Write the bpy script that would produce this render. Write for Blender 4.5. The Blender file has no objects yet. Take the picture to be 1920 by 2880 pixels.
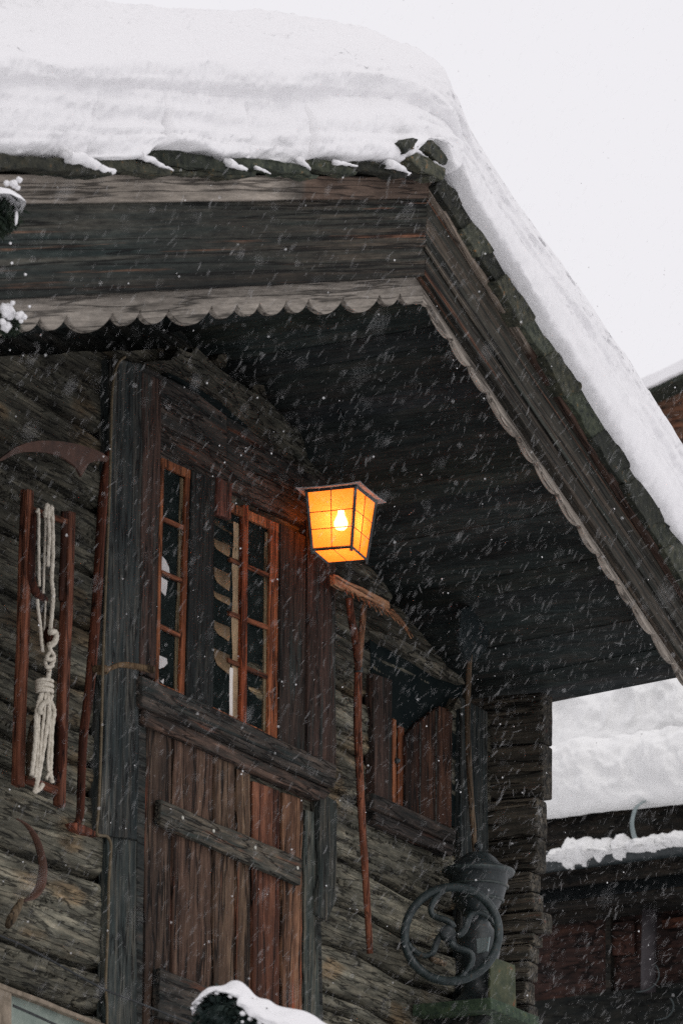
import bpy, bmesh, math, random
import numpy as np
from mathutils import Vector, Matrix
random.seed(7); RNG = np.random.default_rng(11)
sc = bpy.context.scene
COL = sc.collection

# ------------------------------------------------------------------ camera and survey
FPX = 12000.0
PI_, RO_, AL_ = map(math.radians, (16.8, 0.73, 27.4))
F = np.array([math.cos(AL_)*math.cos(PI_), math.sin(AL_)*math.cos(PI_), math.sin(PI_)])
R0 = np.array([math.sin(AL_), -math.cos(AL_), 0.0]); U0 = np.cross(R0, F)
RR = math.cos(RO_)*R0 + math.sin(RO_)*U0
UU = -math.sin(RO_)*R0 + math.cos(RO_)*U0
CAM = -F*20.0; CAM[2] = 1.6

def ray(px, py): return F + RR*(px-960)/FPX - UU*(py-1440)/FPX
def onY(px, py, d=0.0):            # point on a plane parallel to the gable wall, d metres in front of it
    r = ray(px, py); return CAM + r*((-d-CAM[1])/r[1])
def onX(px, py, x):
    r = ray(px, py); return CAM + r*((x-CAM[0])/r[0])
def onZ(px, py, z):
    r = ray(px, py); return CAM + r*((z-CAM[2])/r[2])
def onP(px, py, p0, n):
    r = ray(px, py); return CAM + r*(np.dot(np.array(p0)-CAM, n)/np.dot(r, n))
def at(px, py, t): return CAM + ray(px, py)*t

cam_d = bpy.data.cameras.new('camera'); cam = bpy.data.objects.new('camera', cam_d); COL.objects.link(cam)
cam_d.sensor_fit = 'VERTICAL'; cam_d.sensor_height = 36; cam_d.lens = 36*FPX/2880
cam_d.clip_start = 0.1; cam_d.clip_end = 3000
m = Matrix.Identity(4)
for i in range(3):
    m[i][0] = RR[i]; m[i][1] = UU[i]; m[i][2] = -F[i]; m[i][3] = CAM[i]
cam.matrix_world = m
cam_d.dof.use_dof = True; cam_d.dof.focus_distance = 20.0; cam_d.dof.aperture_fstop = 7.1
sc.camera = cam

# ------------------------------------------------------------------ noise
_T = RNG.random(4096)
def vn(p):
    p = np.asarray(p, float); i = np.floor(p).astype(np.int64); f = p-i; f = f*f*(3-2*f)
    def h(a, b, c): return _T[((a*73856093) ^ (b*19349663) ^ (c*83492791)) & 4095]
    x, y, z = i[..., 0], i[..., 1], i[..., 2]; fx, fy, fz = f[..., 0], f[..., 1], f[..., 2]
    r = 0
    for a in (0, 1):
        for b in (0, 1):
            for c in (0, 1):
                r = r + h(x+a, y+b, z+c)*(fx if a else 1-fx)*(fy if b else 1-fy)*(fz if c else 1-fz)
    return r
def fbm(p, o=4, g=0.5):
    p = np.asarray(p, float); a = 1.0; s = 0; t = 0
    for k in range(o):
        s = s + a*vn(p*(2.03**k)+17.3*k); t += a; a *= g
    return s/t
def vecn(p, o=2):
    return np.stack([fbm(p, o)-.5, fbm(p+31.7, o)-.5, fbm(p+77.1, o)-.5], -1)
def sm(a, b, x):
    t = np.clip((x-a)/(b-a), 0, 1); return t*t*(3-2*t)

# ------------------------------------------------------------------ materials
def newmat(name):
    mt = bpy.data.materials.new(name); mt.use_nodes = True
    nt = mt.node_tree; b = nt.nodes['Principled BSDF']
    return mt, nt, b
def N(nt, t, **kw):
    n = nt.nodes.new(t)
    for k, v in kw.items(): setattr(n, k, v)
    return n
def ramp(nt, stops):
    r = N(nt, 'ShaderNodeValToRGB'); e = r.color_ramp.elements
    while len(e) < len(stops): e.new(0.5)
    for k, (p, c) in enumerate(stops):
        e[k].position = p; e[k].color = (*c, 1) if not isinstance(c, (int, float)) else (c, c, c, 1)
    return r
def wood(name, dark, mid, light, axis='x', rot=0.0, scl=1.0, bump=0.5, rough=0.85, streak=None, patch=(0.55, 1.45), el=1.0, crack=.22, speck=.25):
    mt, nt, b = newmat(name); L = nt.links.new
    tc = N(nt, 'ShaderNodeTexCoord'); oi = N(nt, 'ShaderNodeObjectInfo')
    mul = N(nt, 'ShaderNodeMath', operation='MULTIPLY'); mul.inputs[1].default_value = 41.0
    L(oi.outputs['Random'], mul.inputs[0])
    add = N(nt, 'ShaderNodeVectorMath', operation='ADD'); L(tc.outputs['Object'], add.inputs[0]); L(mul.outputs[0], add.inputs[1])
    mr = N(nt, 'ShaderNodeMapping'); mr.inputs['Rotation'].default_value = (0, rot, 0); L(add.outputs[0], mr.inputs[0])
    s = {'x': (el, 15, 15), 'y': (15, el, 15), 'z': (15, 15, el)}[axis]
    s2 = {'x': (.7*el, 5, 5), 'y': (5, .7*el, 5), 'z': (5, 5, .7*el)}[axis]
    mp = N(nt, 'ShaderNodeMapping'); mp.inputs['Scale'].default_value = s; L(mr.outputs[0], mp.inputs[0])
    mq = N(nt, 'ShaderNodeMapping'); mq.inputs['Scale'].default_value = s2; L(mr.outputs[0], mq.inputs[0])
    a = N(nt, 'ShaderNodeTexNoise'); a.inputs['Scale'].default_value = 2.2*scl; a.inputs['Detail'].default_value = 9
    a.inputs['Roughness'].default_value = .68; a.inputs['Distortion'].default_value = .15; L(mp.outputs[0], a.inputs['Vector'])
    c = N(nt, 'ShaderNodeTexNoise'); c.inputs['Scale'].default_value = 1.7*scl; c.inputs['Detail'].default_value = 3
    c.inputs['Distortion'].default_value = .06; L(mp.outputs[0], c.inputs['Vector'])
    p = N(nt, 'ShaderNodeTexNoise'); p.inputs['Scale'].default_value = 1.1*scl; p.inputs['Detail'].default_value = 5; L(mq.outputs[0], p.inputs['Vector'])
    r1 = ramp(nt, [(.33, dark), (.5, mid), (.68, light)]); L(a.outputs[0], r1.inputs[0])
    r2 = ramp(nt, [(.3, patch[0]), (.7, patch[1])]); L(p.outputs[0], r2.inputs[0])
    cs = N(nt, 'ShaderNodeMath', operation='SUBTRACT'); cs.inputs[1].default_value = .5; L(c.outputs[0], cs.inputs[0])
    ca = N(nt, 'ShaderNodeMath', operation='ABSOLUTE'); L(cs.outputs[0], ca.inputs[0])
    r3 = ramp(nt, [(.006, crack*.8), (.030, 1.0)]); L(ca.outputs[0], r3.inputs[0])
    def mulc(x, y):
        q = N(nt, 'ShaderNodeMix', data_type='RGBA', blend_type='MULTIPLY'); q.inputs[0].default_value = 1
        L(x, q.inputs[6]); L(y, q.inputs[7]); return q.outputs[2]
    col = r1.outputs[0]
    if streak:
        k = N(nt, 'ShaderNodeTexNoise'); k.inputs['Scale'].default_value = 1.6*scl; k.inputs['Detail'].default_value = 6; k.inputs['Roughness'].default_value = .6
        mk = N(nt, 'ShaderNodeMapping'); mk.inputs['Location'].default_value = (9, 4, 7); mk.inputs['Scale'].default_value = s; L(mr.outputs[0], mk.inputs[0]); L(mk.outputs[0], k.inputs['Vector'])
        rk = ramp(nt, [(streak[1], 0.0), (streak[1]+.1, 1.0)]); L(k.outputs[0], rk.inputs[0])
        q = N(nt, 'ShaderNodeMix', data_type='RGBA'); L(rk.outputs[0], q.inputs[0]); L(col, q.inputs[6]); q.inputs[7].default_value = (*streak[0], 1)
        col = q.outputs[2]
    col = mulc(mulc(col, r2.outputs[0]), r3.outputs[0])
    sp = N(nt, 'ShaderNodeTexNoise'); sp.inputs['Scale'].default_value = 55; sp.inputs['Detail'].default_value = 6; sp.inputs['Roughness'].default_value = .75
    ms = N(nt, 'ShaderNodeMapping'); ms.inputs['Scale'].default_value = {'x': (.14, 1, 1), 'y': (1, .14, 1), 'z': (1, 1, .14)}[axis]; L(mr.outputs[0], ms.inputs[0]); L(ms.outputs[0], sp.inputs['Vector'])
    r4 = ramp(nt, [(.34, 1-speck*1.6), (.66, 1+speck*1.6)]); L(sp.outputs[0], r4.inputs[0]); col = mulc(col, r4.outputs[0])
    at_ = N(nt, 'ShaderNodeAttribute', attribute_name='tint'); col = mulc(col, at_.outputs['Color'])
    L(col, b.inputs['Base Color']); b.inputs['Roughness'].default_value = rough; b.inputs['Specular IOR Level'].default_value = .18
    sumn = N(nt, 'ShaderNodeMath', operation='ADD'); L(a.outputs[0], sumn.inputs[0]); L(r3.outputs[0], sumn.inputs[1])
    bp = N(nt, 'ShaderNodeBump'); bp.inputs['Strength'].default_value = bump; bp.inputs['Distance'].default_value = .012
    L(sumn.outputs[0], bp.inputs['Height']); L(bp.outputs[0], b.inputs['Normal'])
    return mt
def plain(name, c0, c1, scale=12, rough=.6, metal=0, bump=.2, spec=.3, c2=None, thr=.62):
    mt, nt, b = newmat(name); L = nt.links.new
    tc = N(nt, 'ShaderNodeTexCoord')
    a = N(nt, 'ShaderNodeTexNoise'); a.inputs['Scale'].default_value = scale; a.inputs['Detail'].default_value = 7; a.inputs['Roughness'].default_value = .65
    L(tc.outputs['Object'], a.inputs['Vector'])
    st = [(.35, c0), (.62, c1)]
    if c2: st += [(thr+.04, c2)]
    r = ramp(nt, st); L(a.outputs[0], r.inputs[0])
    at_ = N(nt, 'ShaderNodeAttribute', attribute_name='tint'); q = N(nt, 'ShaderNodeMix', data_type='RGBA', blend_type='MULTIPLY'); q.inputs[0].default_value = 1
    L(r.outputs[0], q.inputs[6]); L(at_.outputs['Color'], q.inputs[7]); L(q.outputs[2], b.inputs['Base Color'])
    b.inputs['Roughness'].default_value = rough; b.inputs['Metallic'].default_value = metal; b.inputs['Specular IOR Level'].default_value = spec
    bp = N(nt, 'ShaderNodeBump'); bp.inputs['Strength'].default_value = bump; bp.inputs['Distance'].default_value = .01
    L(a.outputs[0], bp.inputs['Height']); L(bp.outputs[0], b.inputs['Normal'])
    return mt
TH = math.radians(19.4)
M = {}
M['log'] = wood('weathered_log', (.044, .045, .037), (.112, .107, .086), (.225, .205, .16), 'x', scl=1.2, bump=.7, el=1.5, crack=.3, speck=.22, patch=(.55, 1.4))
M['loglow'] = M['log']
M['endlog'] = wood('corner_log_wood', (.018, .020, .018), (.046, .041, .034), (.10, .084, .064), 'y', scl=1.0, bump=.8, streak=((.10, .030, .018), .63), el=1.0, speck=.25)
M['post'] = wood('grey_brown_post', (.010, .017, .018), (.027, .032, .031), (.075, .070, .058), 'z', bump=.6, el=1.2, speck=.28)
M['red_v'] = wood('red_brown_upright', (.014, .013, .011), (.040, .024, .019), (.078, .046, .035), 'z', bump=.5, streak=((.030, .033, .030), .54), el=1.2, speck=.22)
M['door'] = wood('plank_wood', (.017, .014, .011), (.072, .043, .029), (.165, .110, .074), 'z', scl=.50, bump=1.0, streak=((.15, .043, .020), .585), el=1.2, speck=.32, patch=(.40, 1.5))
M['beam'] = wood('dark_beam', (.010, .016, .016), (.033, .030, .027), (.080, .064, .052), 'x', bump=.7, streak=((.090, .038, .023), .62), el=1.3, speck=.28)
M['greybeam'] = wood('grey_beam', (.030, .033, .028), (.080, .077, .062), (.155, .14, .11), 'x', bump=.9, el=3, speck=.3)
M['dark'] = wood('smoked_wood', (.011, .016, .016), (.026, .028, .025), (.05, .044, .037), 'x', bump=.4)
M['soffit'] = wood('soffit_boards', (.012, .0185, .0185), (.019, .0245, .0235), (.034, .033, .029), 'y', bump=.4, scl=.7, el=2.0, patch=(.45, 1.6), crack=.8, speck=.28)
for sgn, nm in ((1, 'L'), (-1, 'R')):
    M['barge'+nm] = wood('barge_board_wood_'+('rising' if sgn > 0 else 'falling'), (.010, .016, .015), (.030, .031, .027), (.076, .064, .051), 'x', rot=sgn*TH, bump=.7, scl=1.0, streak=((.17, .080, .047), .60), patch=(.40, 1.6), el=.25, crack=.25, speck=.32)
    M['trim'+nm] = wood('pale_trim_wood_'+('rising' if sgn > 0 else 'falling'), (.13, .118, .102), (.275, .248, .218), (.37, .335, .295), 'x', rot=sgn*TH, bump=.6, scl=1.0, patch=(.6, 1.25), el=.5, crack=.4, speck=.22)
M['orange'] = wood('orange_stained_wood', (.075, .027, .013), (.205, .070, .029), (.34, .135, .060), 'z', bump=.4, patch=(.45, 1.4), speck=.3)
M['orange_x'] = wood('orange_stained_bar', (.055, .021, .011), (.14, .047, .022), (.25, .092, .045), 'x', bump=.3, patch=(.45, 1.4), speck=.3)
M['tool'] = wood('tool_handle_wood', (.042, .019, .012), (.115, .040, .022), (.20, .075, .040), 'z', bump=.4, patch=(.4, 1.5), speck=.3)
M['toolgrey'] = wood('dry_handle_wood', (.08, .06, .042), (.17, .125, .085), (.26, .20, .14), 'z', bump=.3)
M['rakehead'] = wood('rake_head_wood', (.13, .062, .032), (.27, .145, .080), (.38, .22, .13), 'x', bump=.3)
M['slate'] = plain('mossy_slate', (.008, .012, .010), (.046, .052, .038), 28, .85, bump=1.0, c2=(.15, .085, .035), thr=.67)
M['iron'] = plain('dark_iron', (.006, .011, .012), (.021, .030, .032), 24, .45, bump=.3, spec=.5, c2=(.055, .034, .022), thr=.66)
M['rust'] = plain('rusty_blade', (.060, .034, .026), (.120, .060, .042), 14, .7, bump=.2)
M['rope'] = plain('cream_rope', (.42, .38, .31), (.66, .61, .52), 60, .9, bump=.5, spec=.05)
M['cable'] = plain('tan_cable', (.075, .058, .034), (.13, .10, .06), 25, .7)
M['wire'] = plain('dark_wire', (.012, .015, .016), (.02, .022, .024), 25, .6)
M['green'] = plain('pale_green_paint', (.15, .19, .165), (.25, .29, .25), 8, .75, bump=.3, c2=(.12, .09, .06), thr=.72)
M['tan'] = plain('bare_edge_wood', (.13, .105, .075), (.27, .22, .165), 16, .8, bump=.4)
M['shelfgreen'] = plain('mossy_green_board', (.014, .028, .018), (.050, .078, .042), 30, .85, bump=.9, c2=(.10, .095, .04), thr=.66)
M['boxgreen'] = plain('rusty_green_board', (.022, .035, .018), (.075, .080, .040), 14, .8, bump=.7, c2=(.14, .065, .03), thr=.58)
M['zinc'] = plain('zinc_strap', (.16, .20, .20), (.26, .31, .31), 10, .5, metal=.3)
M['nail'] = plain('nail_head', (.42, .42, .36), (.60, .59, .52), 40, .6)
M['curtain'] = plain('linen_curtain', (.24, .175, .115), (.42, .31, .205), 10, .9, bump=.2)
M['curtain_and_glint'] = plain('white_curtain_and_reflection', (.72, .71, .73), (.85, .84, .86), 20, .9, bump=.1)  # white curtain cloth, also used for the imitated window reflections
M['room'] = plain('dark_interior', (.004, .008, .009), (.010, .014, .014), 4, .95, spec=.05)
M['bark'] = plain('tree_bark', (.03, .024, .018), (.08, .06, .045), 14, .9, bump=.8)
M['needle'] = plain('dark_needles', (.010, .020, .014), (.034, .050, .028), 14, .7)
M['leaf'] = plain('dark_evergreen_leaf', (.008, .018, .018), (.022, .036, .030), 14, .7)
M['brownwall'] = wood('brown_siding', (.012, .009, .008), (.030, .016, .013), (.055, .026, .018), 'y', scl=.5, bump=.4, el=2)
M['brownwall2'] = wood('weathered_siding', (.035, .035, .028), (.12, .060, .036), (.24, .095, .05), 'y', scl=.45, bump=.5)
M['darkfascia'] = wood('dark_fascia', (.006, .008, .008), (.017, .015, .012), (.036, .027, .020), 'y', scl=.6, bump=.4, el=2)
M['flash'] = plain('corrugated_sheet', (.022, .028, .030), (.040, .046, .048), 8, .5, metal=.2)

def snowmat(name, col, scale, bump):
    mt, nt, b = newmat(name); L = nt.links.new
    tc = N(nt, 'ShaderNodeTexCoord'); a = N(nt, 'ShaderNodeTexNoise'); a.inputs['Scale'].default_value = scale; a.inputs['Detail'].default_value = 8
    a.inputs['Roughness'].default_value = .7
    L(tc.outputs['Object'], a.inputs['Vector'])
    r = ramp(nt, [(.25, tuple(c*.97 for c in col)), (.7, col)]); L(a.outputs[0], r.inputs[0]); L(r.outputs[0], b.inputs['Base Color'])
    b.inputs['Roughness'].default_value = .95; b.inputs['Specular IOR Level'].default_value = .1
    bp = N(nt, 'ShaderNodeBump'); bp.inputs['Strength'].default_value = bump; bp.inputs['Distance'].default_value = .02
    L(a.outputs[0], bp.inputs['Height']); L(bp.outputs[0], b.inputs['Normal'])
    return mt
M['snow'] = snowmat('roof_snow', (.882, .876, .886), 34, .45)
M['snow2'] = snowmat('lumpy_snow', (.89, .89, .88), 22, .6)
M['ground'] = snowmat('ground_snow', (.86, .86, .87), 2, .4)

def flakemat():
    mt, nt, b = newmat('falling_flake'); L = nt.links.new
    nt.nodes.remove(b); out = nt.nodes['Material Output']
    d = N(nt, 'ShaderNodeBsdfDiffuse'); d.inputs[0].default_value = (.98, .98, .98, 1)
    t = N(nt, 'ShaderNodeBsdfTranslucent'); t.inputs[0].default_value = (.98, .98, .98, 1)
    mx = N(nt, 'ShaderNodeMixShader'); mx.inputs[0].default_value = .45
    L(d.outputs[0], mx.inputs[1]); L(t.outputs[0], mx.inputs[2]); L(mx.outputs[0], out.inputs[0])
    return mt
M['flake'] = flakemat()

def glassmat():
    mt, nt, b = newmat('window_pane'); L = nt.links.new
    nt.nodes.remove(b); out = nt.nodes['Material Output']
    t = N(nt, 'ShaderNodeBsdfTransparent'); t.inputs[0].default_value = (.92, .90, .86, 1)
    tc = N(nt, 'ShaderNodeTexCoord'); a = N(nt, 'ShaderNodeTexNoise'); a.inputs['Scale'].default_value = 7; a.inputs['Detail'].default_value = 4
    mp = N(nt, 'ShaderNodeMapping'); mp.inputs['Scale'].default_value = (3, 3, .8); L(tc.outputs['Object'], mp.inputs[0]); L(mp.outputs[0], a.inputs['Vector'])
    nt.nodes.remove(a); nt.nodes.remove(mp); nt.nodes.remove(tc); L(t.outputs[0], out.inputs[0])
    return mt
M['pane'] = glassmat()
M['dim'] = plain('dim_room_with_pane_reflections', (.006, .010, .011), (.016, .022, .023), 5, .95, spec=.02, bump=0, c2=(.060, .070, .072), thr=.60)  # pale grey mottling paints dim pane reflections onto the dark backing

def ambermat(name, col, em, estr):
    mt, nt, b = newmat(name); L = nt.links.new
    nt.nodes.remove(b); out = nt.nodes['Material Output']
    tc = N(nt, 'ShaderNodeTexCoord'); a = N(nt, 'ShaderNodeTexNoise'); a.inputs['Scale'].default_value = 22; a.inputs['Detail'].default_value = 5
    mp = N(nt, 'ShaderNodeMapping'); mp.inputs['Scale'].default_value = (1, 1, 3); L(tc.outputs['Object'], mp.inputs[0]); L(mp.outputs[0], a.inputs['Vector'])
    r = ramp(nt, [(.3, tuple(c*.86 for c in col)), (.7, col)]); L(a.outputs[0], r.inputs[0])
    tl = N(nt, 'ShaderNodeBsdfTranslucent'); L(r.outputs[0], tl.inputs[0])
    tp = N(nt, 'ShaderNodeBsdfTransparent'); tp.inputs[0].default_value = (1, .66, .34, 1)
    m1 = N(nt, 'ShaderNodeMixShader'); m1.inputs[0].default_value = .20; L(tl.outputs[0], m1.inputs[1]); L(tp.outputs[0], m1.inputs[2])
    e = N(nt, 'ShaderNodeEmission'); e.inputs[0].default_value = (*em, 1); e.inputs[1].default_value = estr
    ad = N(nt, 'ShaderNodeAddShader'); L(m1.outputs[0], ad.inputs[0]); L(e.outputs[0], ad.inputs[1]); L(ad.outputs[0], out.inputs[0])
    return mt
M['amber'] = ambermat('amber_glass', (1.0, .22, .05), (1.0, .278, .020), .84)
def emis(name, c, s):
    mt, nt, b = newmat(name); b.inputs['Base Color'].default_value = (1, .9, .7, 1)
    b.inputs['Emission Color'].default_value = (*c, 1); b.inputs['Emission Strength'].default_value = s
    return mt
M['bulb'] = emis('lit_bulb', (1, .82, .55), 26)

# ------------------------------------------------------------------ object helpers
OFF = {}
def tag(o, label=None, cat=None, group=None, kind=None):
    if label: o['label'] = label
    if cat: o['category'] = cat
    if group: o['group'] = group
    if kind: o['kind'] = kind
    return o
def thing(name, label, cat, loc, group=None):
    o = bpy.data.objects.new(name, None); COL.objects.link(o); o.location = Vector(loc); o.empty_display_size = .1
    OFF[o] = np.array(loc, float); return tag(o, label, cat, group)
def mesh(name, v, f, mat, parent=None, tint=None, smooth=False, bevel=0.0, loc=None, label=None, seg=2):
    v = np.asarray(v, float)
    off = OFF[parent] if parent is not None else (np.array(loc, float) if loc is not None else np.zeros(3))
    me = bpy.data.meshes.new(name); me.from_pydata((v-off).tolist(), [], [list(map(int, q)) for q in f])
    me.materials.append(M[mat] if isinstance(mat, str) else mat)
    bm = bmesh.new(); bm.from_mesh(me); bmesh.ops.recalc_face_normals(bm, faces=bm.faces); bm.to_mesh(me); bm.free()
    a = me.color_attributes.new('tint', 'FLOAT_COLOR', 'POINT')
    t = np.ones((len(v), 4))
    if tint is not None: t[:, :3] = tint
    a.data.foreach_set('color', t.ravel())
    if smooth: me.shade_smooth()
    o = bpy.data.objects.new(name, me); COL.objects.link(o)
    if parent is not None: o.parent = parent
    else: o.location = Vector(off)
    OFF[o] = off
    if bevel > 0:
        b = o.modifiers.new('bevel', 'BEVEL'); b.width = bevel; b.segments = seg; b.limit_method = 'ANGLE'; b.angle_limit = math.radians(40)
    if label: o['label'] = label
    return o
class MB:
    def __init__(s): s.v = []; s.f = []; s.t = []; s.n = 0
    def add(s, v, f, tint=(1, 1, 1)):
        v = np.asarray(v, float); s.v.append(v); s.f += [[i+s.n for i in q] for q in f]
        tt = np.ones((len(v), 3))*np.asarray(tint, float); s.t.append(tt); s.n += len(v)
    def build(s, name, mat, parent=None, **kw):
        return mesh(name, np.concatenate(s.v), s.f, mat, parent, tint=np.concatenate(s.t), **kw)
def gbox(front, back, n=(1, 1, 1), jit=0.0, fr=3.0, rough=0.0):
    """box between two quads (TL,TR,BR,BL), surface subdivided and hewn with noise"""
    Fq = np.array(front, float); Bq = np.array(back, float); nu, nv, nw = n; idx = {}; V = []; Fc = []
    def vid(i, j, k):
        key = (i, j, k)
        if key not in idx:
            u, v, w = i/nu, j/nv, k/nw
            def q(Q): return (Q[0]*(1-u)+Q[1]*u)*(1-v)+(Q[3]*(1-u)+Q[2]*u)*v
            V.append(q(Fq)*(1-w)+q(Bq)*w); idx[key] = len(V)-1
        return idx[key]
    for k in (0, nw):
        for i in range(nu):
            for j in range(nv): Fc.append([vid(i, j, k), vid(i+1, j, k), vid(i+1, j+1, k), vid(i, j+1, k)])
    for j in (0, nv):
        for i in range(nu):
            for k in range(nw): Fc.append([vid(i, j, k), vid(i+1, j, k), vid(i+1, j, k+1), vid(i, j, k+1)])
    for i in (0, nu):
        for j in range(nv):
            for k in range(nw): Fc.append([vid(i, j, k), vid(i, j+1, k), vid(i, j+1, k+1), vid(i, j, k+1)])
    V = np.array(V)
    if jit: V = V + vecn(V*fr, 3)*jit*2
    if rough: V = V + vecn(V*fr*7, 2)*rough*2
    return V, Fc
def qb(px4, d1, d0, n=(8, 2, 1), jit=.006, fr=3.0, rough=.0):
    fr_ = [onY(x, y, d1) for x, y in px4]; bk = [p+np.array([0, d1-d0, 0]) for p in fr_]
    return gbox(fr_, bk, n, jit, fr, rough)
def prism(pts, vec, jit=0, fr=8.0, sub=None):
    """prism from a polygon of 3D points, extruded by vec"""
    P = [np.array(p, float) for p in pts]
    if sub:
        Q = []
        for i in range(len(P)):
            a, b = P[i], P[(i+1) % len(P)]; k = max(1, int(np.linalg.norm(b-a)/sub))
            Q += [a+(b-a)*j/k for j in range(k)]
        P = Q
    n = len(P); A = np.array(P); B = A+np.array(vec, float); V = np.concatenate([A, B])
    if jit: V = V+vecn(V*fr, 3)*jit*2
    Fc = [list(range(n)), list(range(2*n-1, n-1, -1))]+[[i, (i+1) % n, n+(i+1) % n, n+i] for i in range(n)]
    return V, Fc
def pxprism(px, d1, d0, **kw): return prism([onY(x, y, d1) for x, y in px], (0, d1-d0, 0), **kw)
def catm(pts, k=6):
    P = np.array(pts, float); n = len(P); out = []
    for i in range(n-1):
        p0, p1, p2, p3 = P[max(i-1, 0)], P[i], P[i+1], P[min(i+2, n-1)]
        for j in range(k):
            t = j/k; out.append(.5*((2*p1)+(-p0+p2)*t+(2*p0-5*p1+4*p2-p3)*t*t+(-p0+3*p1-3*p2+p3)*t**3))
    out.append(P[-1]); return np.array(out)
def tube(pts, r, seg=8, flat=1.0, twist=None):
    P = np.asarray(pts, float); n = len(P); r = np.broadcast_to(np.asarray(r, float), (n,))
    T = np.gradient(P, axis=0); T /= (np.linalg.norm(T, axis=1, keepdims=True)+1e-12)
    a = np.array([0, 0, 1.0]) if abs(T[0][2]) < .9 else np.array([0, 1.0, 0]); V = []
    u = np.cross(T[0], a); u /= np.linalg.norm(u)
    for i in range(n):
        u = u-T[i]*np.dot(u, T[i]); u /= np.linalg.norm(u); w = np.cross(T[i], u)
        for k in range(seg):
            an = 2*math.pi*k/seg; rr = r[i]
            if twist: rr = rr*(1+twist[1]*math.cos(3*an+twist[0]*i))
            V.append(P[i]+rr*(math.cos(an)*u+flat*math.sin(an)*w))
    Fc = [[i*seg+k, i*seg+(k+1) % seg, (i+1)*seg+(k+1) % seg, (i+1)*seg+k] for i in range(n-1) for k in range(seg)]
    Fc += [list(range(seg))[::-1], [(n-1)*seg+k for k in range(seg)]]
    return np.array(V), Fc
def lathe(c, prof, seg=28, axis=(0, 0, 1)):
    ax = np.array(axis, float); ax /= np.linalg.norm(ax); a = np.array([1.0, 0, 0]) if abs(ax[0]) < .9 else np.array([0, 1.0, 0])
    u = np.cross(ax, a); u /= np.linalg.norm(u); w = np.cross(ax, u); V = []
    for r, h in prof:
        for k in range(seg):
            an = 2*math.pi*k/seg; V.append(np.array(c)+ax*h+max(r, 1e-4)*(math.cos(an)*u+math.sin(an)*w))
    n = len(prof); Fc = [[i*seg+k, i*seg+(k+1) % seg, (i+1)*seg+(k+1) % seg, (i+1)*seg+k] for i in range(n-1) for k in range(seg)]
    Fc += [list(range(seg))[::-1], [(n-1)*seg+k for k in range(seg)]]
    return np.array(V), Fc
def blob(c, r, seed=0, nu=18, nv=12, amp=.25, fr=1.6):
    V = []; Fc = []
    for j in range(nv+1):
        th = math.pi*j/nv
        for i in range(nu):
            ph = 2*math.pi*i/nu; V.append((math.sin(th)*math.cos(ph), math.sin(th)*math.sin(ph), math.cos(th)))
    V = np.array(V); k = 1+amp*2*(fbm(V*fr+seed*7.7, 4)-.5)
    Fc = [[j*nu+i, j*nu+(i+1) % nu, (j+1)*nu+(i+1) % nu, (j+1)*nu+i] for j in range(nv) for i in range(nu)]
    return np.array(c)+V*k[:, None]*np.array(r), Fc

# ------------------------------------------------------------------ world and light
w = bpy.data.worlds.new('World'); sc.world = w; w.use_nodes = True
nt = w.node_tree; bg = nt.nodes['Background']
SE, SR = math.radians(42), math.radians(215)
sky = N(nt, 'ShaderNodeTexSky'); sky.sky_type = 'NISHITA'; sky.sun_disc = False; sky.sun_elevation = SE; sky.sun_rotation = SR
sky.air_density = 1.0; sky.dust_density = 6
mu = N(nt, 'ShaderNodeVectorMath', operation='SCALE'); mu.inputs['Scale'].default_value = .05; nt.links.new(sky.outputs[0], mu.inputs[0])
mx = N(nt, 'ShaderNodeMix', data_type='RGBA'); mx.inputs[0].default_value = .93; nt.links.new(mu.outputs[0], mx.inputs[6])
mx.inputs[7].default_value = (.928, .912, .946, 1)          # an even snow-cloud layer
nt.links.new(mx.outputs[2], bg.inputs[0]); bg.inputs[1].default_value = 1.0
sun_d = bpy.data.lights.new('sun', 'SUN'); sun_d.energy = .36; sun_d.angle = math.radians(25); sun_d.color = (1, .98, .95)
sun = bpy.data.objects.new('sun', sun_d); COL.objects.link(sun); sun.location = (-20, -20, 30)
sd = Vector((math.sin(SR)*math.cos(SE), math.cos(SR)*math.cos(SE), math.sin(SE)))   # direction towards the sun
sun.rotation_euler = sd.to_track_quat('Z', 'Y').to_euler()
sc.view_settings.view_transform = 'Standard'; sc.view_settings.look = 'None'; sc.view_settings.exposure = 0
sc.cycles.use_denoising = False; sc.cycles.use_adaptive_sampling = False; sc.cycles.diffuse_bounces = 3; sc.cycles.sample_clamp_indirect = 4

# ------------------------------------------------------------------ ground
def gz(x, y):
    t = sm(-16, -5, x)*2.9 + sm(3, 60, x)*4.0 - sm(5, 80, -x-17)*3
    return t + .25*(fbm(np.stack([x*.25, y*.25, 0*x], -1), 3)-.5)*2 - .12
ax_ = np.concatenate([-np.geomspace(30, 900, 16)[::-1], np.linspace(-28, 28, 113), np.geomspace(30, 900, 16)])
gx, gy = np.meshgrid(ax_, ax_, indexing='ij'); n_ = len(ax_)
gv = np.stack([gx, gy, gz(gx, gy)], -1).reshape(-1, 3)
gf = [[i*n_+j, (i+1)*n_+j, (i+1)*n_+j+1, i*n_+j+1] for i in range(n_-1) for j in range(n_-1)]
tag(mesh('ground', gv, gf, 'ground', smooth=True, loc=(0, 0, 0)), kind='structure')

# ================================================================== the log house
house = thing('log_house', 'old dark log house with a slate gable roof under thick snow', 'house', (-1.4, 0, 2.9))
XA, ZA = -1.40, 7.76           # wall apex
def wall_top(x): return ZA - .335*np.abs(x-XA)
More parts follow.
